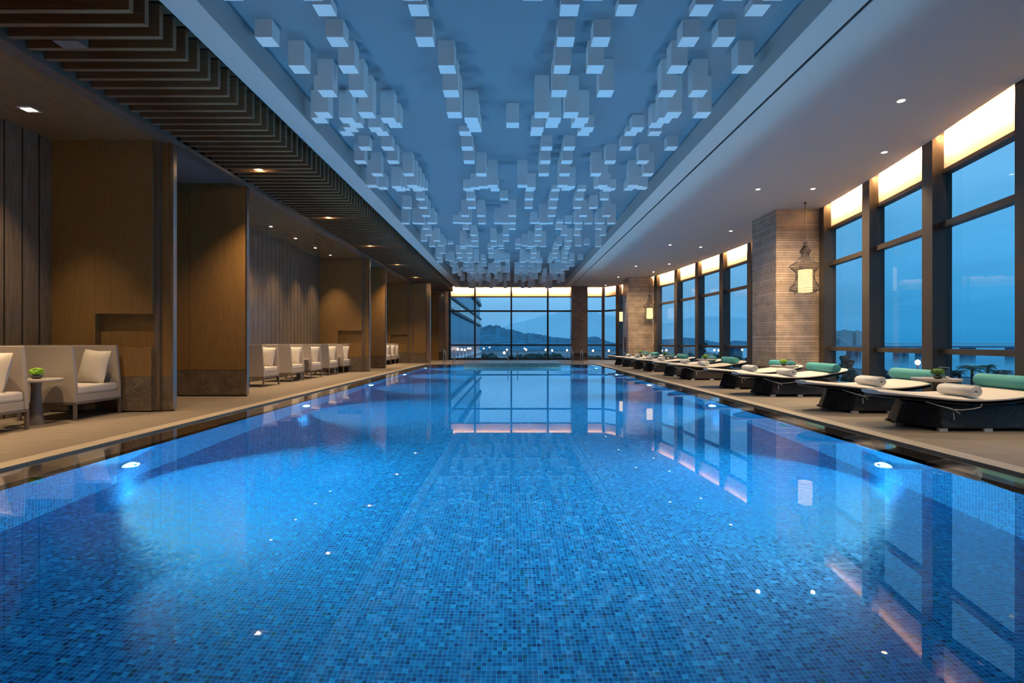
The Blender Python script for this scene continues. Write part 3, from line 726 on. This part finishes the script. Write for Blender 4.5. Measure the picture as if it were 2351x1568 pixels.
def make_chair():
    # faces +X, width along Y, origin at the middle of the front edge on the floor
    t = empty('armchair', (0, 0, 0))
    W, Dp = .41, .78
    # high back and two high wings, front edge raked slightly backwards
    m = MB()
    m.prism([(-Dp, -W), (-Dp, W), (-Dp + .09, W), (-Dp + .09, -W)], .24, 1.01)
    for s in (-1, 1):
        y0, y1 = (W - .05, W) if s > 0 else (-W, -W + .05)
        n = len(m.v)
        pr = [(-Dp + .09, .24), (-.0, .24), (-.005, .47), (-.05, 1.01), (-Dp + .09, 1.01)]
        m.v += [(x, y0, z) for x, z in pr] + [(x, y1, z) for x, z in pr]
        k = len(pr); m.f.append(tuple(n + i for i in range(k))); m.f.append(tuple(n + 2 * k - 1 - i for i in range(k)))
        for i in range(k): j = (i + 1) % k; m.f.append((n + i, n + k + i, n + k + j, n + j))
    hb = m.build('high_back', 'fabric', t, bevel=.008)
    MB().box(-Dp + .09, -.015, -W + .05, W - .05, .24, .345).build('seat_frame', 'fabric', t, bevel=.006)
    MB().box(-Dp + .09, -.01, -W + .055, W - .055, .345, .465).build('seat_cushion', 'cushion', t, bevel=.03)
    m = MB().box(-Dp, 0, -W, W, .215, .24); m.build('base_rail', 'legs', t)
    for x in (-Dp, -.032):
        for y in (-W, W - .032): MB().box(x, x + .032, y, y + .032, 0, .216).build('leg', 'legs', t)
    # piping along the top edge
    MB().tube([(-.05, -W + .01, 1.014), (-Dp + .01, -W + .01, 1.014), (-Dp + .01, W - .01, 1.014), (-.05, W - .01, 1.014)], .007, 6).build('piping', 'legs', hb)
    return t
XCH = -5.88
chair0 = make_chair(); pil0 = pillow_mesh(.50, .085).build('throw_pillow', 'pillow')
first = [True, True]
def place_chair(y, label, plabel, second=None, group='high-backed armchairs in the alcoves', x=XCH):
    c = chair0 if first[0] else copy_tree(chair0); first[0] = False
    c.location = (x, y, 0); tag(c, label, 'armchair', group)
    p = pil0 if first[1] else pil0.copy()
    if not first[1]: COL.objects.link(p)
    first[1] = False
    p.location = (x - .255, y + .215, .700); p.rotation_euler = (math.radians(-11), math.radians(3), math.radians(-14)); tag(p, plabel, 'pillow', 'throw pillows on the armchairs')
    if second:
        p = pil0.copy(); COL.objects.link(p); p.location = (x - .40, y - .16, .67); p.rotation_euler = (math.radians(8), 0, math.radians(-70)); tag(p, second, 'pillow', 'throw pillows on the armchairs')
place_chair(7.33, 'high-backed armchair right of the small table at the near left', 'cream pillow standing on the armchair right of the near table', 'second pillow leaning on the left wing of the near right armchair')
place_chair(5.85, 'armchair cut by the left edge of the picture', 'cream pillow on the armchair cut by the left picture edge')
cn = ['nearest of the five armchairs in the middle alcove', 'second armchair of the five in the middle alcove', 'third armchair of the five in the middle alcove', 'fourth armchair of the five in the middle alcove', 'farthest of the five armchairs in the middle alcove']
for i, y in enumerate((12.59, 14.15, 15.50, 16.98, 18.36)):
    place_chair(y, 'high-backed grey armchair, ' + cn[i], 'cream pillow on the ' + cn[i])
fn = ['nearest armchair in the farthest alcove', 'middle armchair in the farthest alcove', 'last armchair in the farthest alcove']
for i, y in enumerate((24.45, 25.45, 26.4)):
    place_chair(y, 'high-backed ' + fn[i], 'pillow on the ' + fn[i])

def plant_bowl(x, y, z, label, dark=False, r=.055):
    t = empty('plant_bowl', (x, y, z)); tag(t, label, 'potted plant', 'small planted glass bowls')
    MB().lathe([(r * .55, 0), (r * .95, .02), (r * 1.1, .045), (r * .95, .075), (r * .8, .085)], seg=20, caps=False).build('bowl', 'vase', t)
    MB().lathe([(r * .5, .003), (r * .85, .02), (r * .9, .04), (.01, .05)], seg=16).build('pebbles', 'pebble', t)
    bm = bmesh.new(); bmesh.ops.create_icosphere(bm, subdivisions=3, radius=1)
    rg = random.Random(5)
    for v in bm.verts:
        v.co *= 1 + rg.uniform(-.16, .16); v.co = Vector((v.co.x * r * 1.15, v.co.y * r * 1.15, v.co.z * r * .72 + .095))
    me = bpy.data.meshes.new('moss'); bm.to_mesh(me); bm.free(); me.materials.append(M['plant_dark' if dark else 'plant'])
    o = bpy.data.objects.new('moss', me); COL.objects.link(o); o.parent = t
    return t
def side_table(x, y, label, zt=.585, r=.27, top='table_top', base='table_dark'):
    t = empty('side_table', (x, y, 0)); tag(t, label, 'side table', 'round side tables')
    MB().lathe([(r - .02, zt - .035), (r, zt - .02), (r, zt)], seg=40).build('table_top', top, t)
    MB().lathe([(.085, 0), (.085, .02), (.065, .15), (.05, zt - .12), (.06, zt - .036)], seg=24).build('pedestal', base, t)
M['ped2'] = plain('grey_pedestal', (.15, .13, .125), .4)
side_table(-6.11, 6.60, 'small round table between the two nearest armchairs at left', base='ped2')
plant_bowl(-6.12, 6.62, .585, 'lime green plant in a glass bowl on the near left table', r=.066)
side_table(-6.12, 14.83, 'round table between second and third armchair of the middle alcove', base='ped2')
side_table(-6.12, 17.67, 'round table between fourth and fifth armchair of the middle alcove', base='ped2')

# ------------------------------------------------------------------ sun loungers
FX, HX = 4.54, 6.72
LN = HX - FX
wprof = [(0, .16), (.03, .25), (.12, .36), (.25, .44), (.42, .49), (.62, .49), (.78, .44), (.90, .37), (.97, .29), (1, .20)]
zprof = [(0, .465), (.15, .440), (.35, .402), (.5, .402), (.68, .435), (.85, .49), (1.0, .535)]
def slab(dz0, dz1, inset, n=36, k=10):
    mb = MB(); idx = []
    ring = []
    for i in range(n + 1):
        s = i / n; w = smoothi(wprof, s) - inset; z = smoothi(zprof, s); x = FX + inset + (LN - 2 * inset) * s
        pts = []
        for j in range(k + 1): # top from -w to w
            v = -1 + 2 * j / k; e = max(0, 1 - abs(v) ** 6)
            pts.append((x, v * w, z + dz1 - (1 - e) * (dz1 - dz0) * .35))
        for j in range(k, -1, -1):
            v = -1 + 2 * j / k; e = max(0, 1 - abs(v) ** 6)
            pts.append((x, v * w, z + dz0 + (1 - e) * (dz1 - dz0) * .35))
        ring.append(pts)
    K = len(ring[0])
    for r_ in ring: mb.v += r_
    for i in range(n):
        for j in range(K):
            j2 = (j + 1) % K
            mb.f.append((i * K + j, i * K + j2, (i + 1) * K + j2, (i + 1) * K + j))
    mb.f.append(tuple(range(K))); mb.f.append(tuple(n * K + K - 1 - j for j in range(K)))
    mb.smooth = True
    return mb
def make_lounger():
    t = empty('sun_lounger', (0, 0, 0))
    mt_ = slab(-.055, 0, 0).build('mattress', 'matt', t)
    slab(-.095, -.057, .02).build('frame', 'wicker', t)
    bot = [(4.86, 0), (5.08, -.45), (6.22, -.45), (6.42, 0), (6.22, .45), (5.08, .45)]
    top = [(4.95, 0), (5.14, -.36), (6.25, -.36), (6.42, 0), (6.25, .36), (5.14, .36)]
    n = 1
    MB().prism(bot, .035, .315, top).build('base', 'wicker', t, bevel=.02)
    for x, y in ((5.10, -.43), (5.63, -.43), (6.16, -.43), (4.90, .0), (5.10, .43), (6.16, .43)):
        MB().box(x - .05, x + .05, y - .02, y + .02, 0, .036).build('foot', 'silver', t)
    m = MB().tube([(4.95, -.37, .345), (5.05, -.42, .31), (5.18, -.475, .265), (5.28, -.49, .262), (5.42, -.485, .275), (5.50, -.485, .295), (5.52, -.485, .335)], .006, 6)
    m.tube([(5.20, -.48, .265), (5.17, -.50, .22), (5.18, -.50, .15)], .006, 6); m.tube([(5.12, -.475, .29), (5.2, -.485, .262), (5.25, -.50, .215)], .005, 6)
    m.build('tie', 'cord', mt_)
    return t
def bolster_obj():
    r, h = .088, .50
    mb = MB().lathe([(r * .55, -h), (r * .9, -h + .012), (r, -h + .04), (r, h - .04), (r * .9, h - .012), (r * .55, h)], seg=28)
    mb.v = [(x, z, y) for x, y, z in mb.v]
    return mb.build('bolster', 'teal')
def towel_obj():
    # rolled towel: spiral section
    mb = MB(); n = 70; turns = 3.2; h = .225
    outer = []
    for i in range(n + 1):
        a = turns * 2 * PI * i / n; r = .016 + .052 * i / n; outer.append((1.12 * r * math.cos(a), r * math.sin(a)))
    th = .011
    for x, z in outer:
        mb.v += [(x, -h, z), (x, h, z)]
    for i in range(n): mb.f.append((2 * i, 2 * i + 1, 2 * i + 3, 2 * i + 2))
    me_ = mb.build('rolled_towel', 'towel', smooth=True)
    sd = me_.modifiers.new('thick', 'SOLIDIFY'); sd.thickness = .014; sd.offset = 0
    core = MB().lathe([(.060, -h + .004), (.060, h - .004)], seg=24)
    return me_
L0 = make_lounger(); B0 = bolster_obj(); T0 = towel_obj()
LY = [6.52, 8.08, 10.48, 12.06, 14.92, 16.5, 19.05, 20.62, 22.70, 24.35]
LD = ['nearest sun lounger, cut by the right picture edge', 'second nearest sun lounger, behind the glass vase table', 'third nearest sun lounger, before the broad stone column', 'fourth nearest sun lounger, foot pointing to the pool before the column',
      'fifth sun lounger, just past the broad column', 'sixth sun lounger, beyond the table with the lime plant', 'seventh sun lounger, before the second column', 'eighth sun lounger, near the second column', 'ninth sun lounger, last but one at the far end', 'farthest sun lounger, by the far corner of the pool']
for i, y in enumerate(LY):
    o = L0 if i == 0 else copy_tree(L0)
    o.location = (0, y, 0); tag(o, 'dark wicker ' + LD[i], 'sun lounger', 'sun loungers along the right deck')
    b = B0 if i == 0 else B0.copy()
    if i: COL.objects.link(b)
    b.location = (6.30, y - .05, .466 + .088); b.rotation_euler = (0, 0, math.radians(-2)); tag(b, 'teal bolster lying at the head of the ' + LD[i].split(',')[0], 'bolster', 'teal bolsters on the loungers')
    w = T0 if i == 0 else T0.copy()
    if i: COL.objects.link(w)
    w.location = (5.47, y - .22, .400 + .073); w.rotation_euler = (0, 0, math.radians(4)); tag(w, 'rolled white towel lying on the ' + LD[i].split(',')[0], 'towel', 'rolled towels on the loungers')
def vase(x, y, z, label):
    t = empty('glass_vase', (x, y, z)); tag(t, label, 'vase', 'glass vases on the lounger tables')
    gl = MB().lathe([(.058, .001), (.058, .155)], seg=24, caps=False).build('glass', 'vase', t)
    MB().lathe([(.057, 0), (.057, .012)], seg=24).build('glass_bottom', 'vase', t)
    MB().lathe([(.030, .013), (.034, .11)], seg=16, caps=False).build('inner_glass', 'vase', t)
    MB().tube([(.058 * math.cos(2 * PI * k / 24), .058 * math.sin(2 * PI * k / 24), .155) for k in range(24)], .002, 5, closed=True).build('rim', 'chrome', gl)
tn = ['nearest pair of loungers', 'second pair of loungers', 'third pair of loungers', 'fourth pair of loungers', 'farthest pair of loungers']
for i in range(5):
    y = (LY[2 * i] + LY[2 * i + 1]) / 2 - .2
    X = 5.86
    side_table(X, y, 'round low table between the ' + tn[i], zt=.56, r=.28)
    plant_bowl(X - .06, y - .10, .56, 'small mossy plant in a glass bowl between the ' + tn[i], dark=(i in (0, 3)), r=.062)
    vase(X + .09, y - .02, .56, 'clear glass vase on the table between the ' + tn[i])

# ------------------------------------------------------------------ outside
GZ = -9.0
M['ground'] = plain('dark_ground', (.10, .16, .20), .9, var=.6, bscale=.02)
M['land'] = plain('far_land', (.10, .22, .30), .9, var=.3, bscale=.004)
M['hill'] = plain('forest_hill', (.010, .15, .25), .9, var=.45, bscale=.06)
M['mount'] = plain('hazed_mountain', (.30, .58, .70), .9, var=.06, bscale=.002)  # distance haze is put into this blue base colour
M['mount2'] = plain('hazed_mountain_far', (.50, .74, .84), .9, var=.05, bscale=.002)  # farther range, with more haze in the base colour
M['foliage'] = plain('foliage', (.012, .05, .045), .8, var=.6, bscale=6, bump=1)
M['bark'] = plain('bark', (.05, .04, .03), .9)
M['facade'] = None
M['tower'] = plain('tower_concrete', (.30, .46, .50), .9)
M['sea'] = plain('sea_water', (.05, .20, .30), .12, spec=.6, bump=.12, bscale=.5)
struct('ground_plane', MB().box(-3000, 6000, 34, 9000, GZ - 1, GZ), 'ground', 'dark dusk ground stretching beyond the windows', 'ground')
o = MB().prism([(120, -400), (6000, -400), (6000, 3300), (900, 3300), (330, 900), (235, 640), (150, 330), (132, 210)], GZ + .02, GZ + .3).build('sea', 'sea')
tag(o, 'calm pale blue sea beyond the right windows', 'sea', kind='stuff')
bpy.data.objects['ground_plane'].name = 'ground'
struct('terrain', MB().box(10.5, 121, -400, 34, GZ - 1, GZ), 'ground', 'dark ground between the hall and the sea', 'ground')

def at(px, py, d): return ((px - 1175.5) * d / 1180, d, 1.05 - (py - 787) * d / 1180)
def ridge(name, pts, d, depth, mat, label, cat='mountain', rough=0, seed=1, n=120, base=GZ + .31):
    """mountain as a real body: crest line at distance d, slopes falling both ways"""
    rg = random.Random(seed); mb = MB(); x0, x1 = pts[0][0], pts[-1][0]
    sec = [(-1.0, 0.0), (-.7, .30), (-.4, .62), (-.15, .9), (0, 1.0), (.3, .8), (.7, .35), (1.0, 0)]
    K = len(sec); off = 0
    for i in range(n + 1):
        px = x0 + (x1 - x0) * i / n; py = smoothi(pts, px); X, Y, Z = at(px, py, d)
        jit = rg.uniform(-rough, rough); h = Z + jit - base
        for j, (a, b) in enumerate(sec):
            sx = X / d
            yy = d + a * depth; mb.v.append((sx * yy + rg.uniform(-1, 1) * depth * .004, yy, base + max(h * b, .1) + (rg.uniform(-rough, rough) * .25 if 0 < j < K - 1 and j != 4 else 0)))
    for i in range(n):
        for j in range(K - 1): mb.f.append((i * K + j, (i + 1) * K + j, (i + 1) * K + j + 1, i * K + j + 1))
    mb.smooth = True
    o = mb.build(name, mat); tag(o, label, cat); return o
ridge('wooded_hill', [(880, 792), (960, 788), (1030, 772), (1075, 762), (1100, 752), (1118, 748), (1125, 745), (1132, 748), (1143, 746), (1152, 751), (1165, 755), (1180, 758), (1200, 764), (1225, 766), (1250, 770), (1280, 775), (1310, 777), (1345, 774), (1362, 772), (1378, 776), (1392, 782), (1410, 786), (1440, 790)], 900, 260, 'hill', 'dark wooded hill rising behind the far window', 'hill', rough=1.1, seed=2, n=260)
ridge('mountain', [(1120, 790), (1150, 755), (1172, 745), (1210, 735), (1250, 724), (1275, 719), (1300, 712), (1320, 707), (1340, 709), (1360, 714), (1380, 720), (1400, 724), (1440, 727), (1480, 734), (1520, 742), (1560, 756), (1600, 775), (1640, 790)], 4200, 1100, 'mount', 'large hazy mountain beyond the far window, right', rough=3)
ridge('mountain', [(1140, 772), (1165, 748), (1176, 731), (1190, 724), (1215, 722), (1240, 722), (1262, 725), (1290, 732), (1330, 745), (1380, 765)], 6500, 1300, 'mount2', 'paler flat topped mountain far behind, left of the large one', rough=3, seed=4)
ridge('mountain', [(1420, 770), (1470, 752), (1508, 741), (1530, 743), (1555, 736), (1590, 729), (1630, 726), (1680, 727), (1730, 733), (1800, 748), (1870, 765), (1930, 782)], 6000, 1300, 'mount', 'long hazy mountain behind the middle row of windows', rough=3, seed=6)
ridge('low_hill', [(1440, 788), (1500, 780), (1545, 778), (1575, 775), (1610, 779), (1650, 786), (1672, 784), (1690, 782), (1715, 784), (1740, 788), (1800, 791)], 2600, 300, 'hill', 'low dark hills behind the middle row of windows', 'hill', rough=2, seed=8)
ridge('far_shore', [(1430, 790), (1700, 790.5), (1900, 791), (2050, 790), (2150, 789.5), (2250, 790), (2500, 790.5), (2900, 790.5)], 3400, 200, 'land', 'thin dark far shore across the sea', 'shore', rough=2, seed=9)
# towers across the bay
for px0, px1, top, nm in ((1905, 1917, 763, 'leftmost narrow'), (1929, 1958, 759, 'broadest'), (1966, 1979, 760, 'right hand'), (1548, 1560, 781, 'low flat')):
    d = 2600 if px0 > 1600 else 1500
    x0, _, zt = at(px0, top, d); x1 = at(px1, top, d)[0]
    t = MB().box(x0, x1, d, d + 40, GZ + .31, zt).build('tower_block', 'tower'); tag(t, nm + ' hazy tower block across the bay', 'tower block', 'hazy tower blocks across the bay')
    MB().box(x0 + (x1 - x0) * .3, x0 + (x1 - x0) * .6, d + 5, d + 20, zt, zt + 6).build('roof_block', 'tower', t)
# bridge over the water
br = empty('bridge', (0, 380, GZ)); tag(br, 'low road bridge on paired piers crossing the bay', 'bridge')
xa, xb = at(1640, 797, 380)[0], at(2500, 797, 380)[0]
MB().box(xa, xb, -5, 5, -GZ - 2.6, -GZ - 1.2).build('deck', 'land', br)
for px in (1685, 1695, 1953, 1967, 2061, 2075, 2112, 2125, 2215, 2228, 2320):
    X = at(px, 797, 380)[0]; MB().box(X - 1.4, X + 1.4, -3, 3, .31, -GZ - 2.5).build('pier', 'land', br)
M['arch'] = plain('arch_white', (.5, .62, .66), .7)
ar = []
for k in range(25):
    f = k / 24; px = 1870 + (1955 - 1870) * f; py = 797 - 24 * (1 - (2 * f - 1) ** 2)
    X, Y, Z = at(px, py, 380); ar.append((X, 0, Z - GZ))
MB().tube(ar, .35, 6).build('arch', 'arch', br)
# hotel wing seen through the left far window
def facade_mat():
    m, nt, b = new_mat('glass_facade')
    tc = N(nt, 'ShaderNodeTexCoord'); sp = N(nt, 'ShaderNodeSeparateXYZ'); nt.links.new(tc.outputs['Object'], sp.inputs[0])
    d = N(nt, 'ShaderNodeMath', operation='DIVIDE'); d.inputs[1].default_value = 1.5; nt.links.new(sp.outputs[1], d.inputs[0])
    f = N(nt, 'ShaderNodeMath', operation='FRACT'); nt.links.new(d.outputs[0], f.inputs[0])
    g = N(nt, 'ShaderNodeMath', operation='LESS_THAN'); g.inputs[1].default_value = .06; nt.links.new(f.outputs[0], g.inputs[0])
    fl = N(nt, 'ShaderNodeMath', operation='FLOOR'); nt.links.new(d.outputs[0], fl.inputs[0])
    wz = N(nt, 'ShaderNodeTexWhiteNoise', noise_dimensions='1D'); nt.links.new(fl.outputs[0], wz.inputs['W'])
    r = N(nt, 'ShaderNodeValToRGB'); ramp(r, [(0, (.012, .20, .34)), (1, (.03, .30, .46))]); nt.links.new(wz.outputs[0], r.inputs[0])
    mx = N(nt, 'ShaderNodeMix', data_type='RGBA'); nt.links.new(g.outputs[0], mx.inputs[0]); nt.links.new(r.outputs[0], mx.inputs[6]); mx.inputs[7].default_value = (.02, .10, .16, 1)
    nt.links.new(mx.outputs[2], b.inputs['Base Color']); b.inputs['Roughness'].default_value = .3; b.inputs['Specular IOR Level'].default_value = .25
    return m
M['facade'] = facade_mat()
M['band'] = plain('pale_band', (.88, .90, .90), .6); M['banddark'] = plain('dark_band', (.02, .035, .05), .5)
bw = empty('glass_building', (0, 0, 0)); tag(bw, 'neighbouring building of blue glass with pale floor bands, at the far left window', 'building')
xb = -6.0
MB().box(xb - 14, xb, 36, 96, GZ, 18).build('glass_wall', 'facade', bw)
MB().box(xb - .2, xb + .18, 36, 96.2, 1.05 + 3.30, 1.05 + 4.15).build('floor_band', 'band', bw)
MB().box(xb - .2, xb + .30, 36, 96.3, 1.05 + 3.0, 1.05 + 3.30).build('band_edge', 'banddark', bw)
MB().box(xb - .2, xb + .30, 36, 96.3, 1.05 + 4.25, 1.05 + 4.50).build('band_edge', 'banddark', bw)
MB().box(xb - .2, xb + .30, 36, 96.3, 1.05 + 6.7, 1.05 + 7.25).build('band_edge', 'banddark', bw)
MB().box(xb - .2, xb + .18, 36, 96.2, 1.05 + 7.3, 1.05 + 8.1).build('floor_band', 'band', bw)
MB().box(xb - .2, xb + .25, 36, 96.2, 1.05 - 1.75, 1.05 - 1.45).build('canopy_edge', 'band', bw)
MB().box(xb - .2, xb + .15, 36, 96.2, 1.05 - 2.6, 1.05 - 2.3).build('canopy_edge', 'band', bw)
# street lamps
SL = [(1051, 802), (1060, 802.5), (1067, 803), (1075, 800), (1080, 800), (1110.6, 800), (1124, 797.6), (1157.7, 810), (1164, 803), (1174, 799.4), (1204.4, 800), (1208, 803), (1252.7, 803), (1267.7, 804.5), (1302, 804), (1361.4, 805), (1397.8, 805), (1424, 805), (1519, 805), (1530, 804), (1640, 804), (1650, 804.5), (1672, 803), (1704, 803), (2107, 832)]
LAMP_PL = ['first', 'second', 'third', 'fourth', 'fifth', 'sixth', 'seventh', 'eighth', 'ninth', 'tenth', 'eleventh', 'twelfth', 'thirteenth', 'fourteenth', 'fifteenth', 'sixteenth', 'seventeenth', 'eighteenth', 'nineteenth', 'twentieth', 'twenty-first', 'twenty-second', 'twenty-third', 'twenty-fourth']
lamp0 = empty('street_lamp', (0, 0, 0))
MB().tube([(0, 0, 0), (0, 0, 8.0)], .07, 6).build('pole', 'grey', lamp0)
MB().lathe([(.02, 7.72), (.17, 7.8), (.24, 7.95), (.24, 8.05), (.17, 8.2), (.02, 8.28)], seg=12).build('lit_globe', 'street', lamp0)
for i, (px, py) in enumerate(SL):
    d = 2.05 * 1180 / (py - 787); X = (px - 1175.5) * d / 1180
    o = lamp0 if i == 0 else copy_tree(lamp0)
    for ch in o.children: ch.scale = (1, 1, 1); ch.location = (0, 0, 0)
    o.location = (X, d, GZ)
    o.scale = (1, 1, 1)
    if i < 5:      # added lamps standing in for reflections in the glass building
        d = 5.0 * 1180 / (1175.5 - px); o.location = (-5.0, d, GZ); zs = (1.05 - (py - 787) * d / 1180 - GZ) / 8.0
        for ch in o.children:
            if ch.name.startswith('pole'): ch.scale = (.6, .6, zs)
            else: ch.scale = (.4, .4, .4); ch.location = (0, 0, zs * 8 - 3.2)
    tag(o, 'lit orange street lamp outside the right windows above the bolster' if px > 2000 else 'lit orange street lamp outside, %s counted from the left' % LAMP_PL[i], 'street lamp', 'street lamps outside the windows')
# trees
def blob_tree(px, py, d, w, h, label, seed, trunk=True, name='tree'):
    X, Y, Z = at(px, py, d); rg = random.Random(seed)
    t = empty(name, (X, Y, GZ)); tag(t, label, 'tree', 'trees outside the windows')
    bm = bmesh.new()
    nb = 26
    for k in range(nb):
        a = rg.uniform(0, 2 * PI); rr_ = rg.uniform(0, .75) * w / 2; zz = rg.uniform(-.5, .32) * h
        s = rg.uniform(.16, .30) * w
        mt = Matrix.Translation((rr_ * math.cos(a), rr_ * math.sin(a), Z - GZ - h / 2 + zz * .9)) @ Matrix.Diagonal((1, 1, .75 * min(1, h / w) + .2, 1))
        r_ = bmesh.ops.create_icosphere(bm, subdivisions=2, radius=s * .62, matrix=mt)
        for v in r_['verts']: v.co += Vector((rg.uniform(-1, 1), rg.uniform(-1, 1), rg.uniform(-1, 1))) * s * .16
    me = bpy.data.meshes.new('crown'); bm.to_mesh(me); bm.free(); me.materials.append(M['foliage'])
    o = bpy.data.objects.new('crown', me); COL.objects.link(o); o.parent = t
    MB().lathe([(.022 * w + .08, 0), (.05, Z - GZ - h * .4)], seg=8).build('trunk', 'bark', t)
def palm(px, py, d, R, label, seed, n=16):
    X, Y, Z = at(px, py, d); rg = random.Random(seed)
    t = empty('palm_tree', (X, Y, GZ)); tag(t, label, 'palm tree', 'palm trees outside the right windows'); H = Z - GZ
    MB().lathe([(.22, 0), (.14, H * .5), (.12, H)], seg=8).build('trunk', 'bark', t)
    m = MB()
    for k in range(n):
        a = 2 * PI * k / n + rg.uniform(-.2, .2); el = rg.uniform(.1, 1.35); Lf = R * rg.uniform(.8, 1.1)
        spine = []
        for j in range(8):
            f = j / 7; spine.append(Vector((math.cos(a) * Lf * f * math.cos(el * (1 - f * .6)), math.sin(a) * Lf * f * math.cos(el * (1 - f * .6)), H + Lf * (math.sin(el) * f - .75 * f * f))))
        m.tube(spine, .02, 4)
        sd = Vector((-math.sin(a), math.cos(a), 0))
        for j in range(1, 8):
            for s in (-1, 1):
                b = spine[j]; l = R * .34 * (1 - .5 * abs(j / 7 - .45)); tip = b + sd * (s * l) + Vector((math.cos(a), math.sin(a), 0)) * l * .35 + Vector((0, 0, -l * .45)); w = Vector((math.cos(a), math.sin(a), 0)) * R * .035
                up = Vector((0, 0, .012)); n0 = len(m.v)
                m.v += [tuple(b - w), tuple(b + w), tuple(tip), tuple(b - w + up), tuple(b + w + up), tuple(tip + up)]
                m.f += [(n0, n0 + 1, n0 + 2), (n0 + 3, n0 + 5, n0 + 4), (n0, n0 + 3, n0 + 4, n0 + 1), (n0 + 1, n0 + 4, n0 + 5, n0 + 2), (n0 + 2, n0 + 5, n0 + 3, n0)]
    m.smooth = False; m.build('fronds', 'foliage', t, smooth=False)
blob_tree(1943, 811, 60, 1.9, 2.0, 'layered tree rising highest beside the near column, outside', 11)
blob_tree(1925, 832, 58, 2.6, 4.5, 'dark bushy tree at the foot of the column edge, outside', 12)
blob_tree(1962, 830, 56, 2.2, 4.5, 'loose bushy tree left of the first dark mullion, outside', 13)
blob_tree(2033, 822, 42, 1.4, 4.6, 'dense dark tree left of the glass vase, outside', 14)
blob_tree(2016, 840, 40, 1.6, 4, 'low dark bush left of the dense dark tree, outside', 15)
blob_tree(2180, 834, 55, 1.9, 4, 'narrow dark tree right of the glass vase, outside', 16)
palm(2203, 854, 55, .8, 'small leaning palm at the left of the right window', 21, 12)
palm(2232, 848, 49, 1.25, 'fullest palm below the right window', 22)
palm(2268, 842, 53, .8, 'round headed palm standing free in the right window', 23, 20)
palm(2288, 855, 47, .9, 'spiky palm left of the last one in the right window', 24, 14)
palm(2310, 856, 51, .8, 'last spiky palm at the right of the right window', 25, 14)
rg = random.Random(9)
bs = [(1048, 806, 150, 7, 6), (1125, 805, 150, 9, 7), (1140, 812, 120, 8, 6), (1178, 808, 130, 7, 6), (1196, 806, 150, 9, 7), (1218, 811, 110, 8, 6), (1238, 807, 120, 7, 6), (1262, 806, 125, 8, 7), (1274, 804, 120, 9, 8), (1290, 808, 110, 7, 6), (1104, 811, 110, 7, 6), (1365, 810, 140, 9, 6), (1405, 809, 140, 9, 6), (1535, 806, 140, 9, 6), (1568, 806, 140, 9, 6), (1610, 780, 500, 14, 12), (1630, 806, 120, 9, 6), (1695, 809, 120, 9, 6)]
bl = ['leftmost dark tree at the street', 'dark tree under the second bay of the far window', 'dark tree below the largest street light', 'dark tree right of the platform handrails', 'broad tree in the third far bay', 'low tree right of centre in the far window', 'tree left of the narrow far bay', 'tree at the mullion of the narrow far bay', 'tallest dark tree in the narrow far bay', 'tree beside the far stone column', 'low tree near the glass building', 'tree left in the bay beyond the column', 'tree right in the bay beyond the column', 'tree outside right of the middle lantern', 'tree in the second middle window', 'lone round tree on the low ridge', 'tree in the third middle window', 'tree next to the broad column, outside']
for i, (px, py, d, w, h) in enumerate(bs):
    blob_tree(px, py, d, w * .75, h, bl[i], 40 + i)
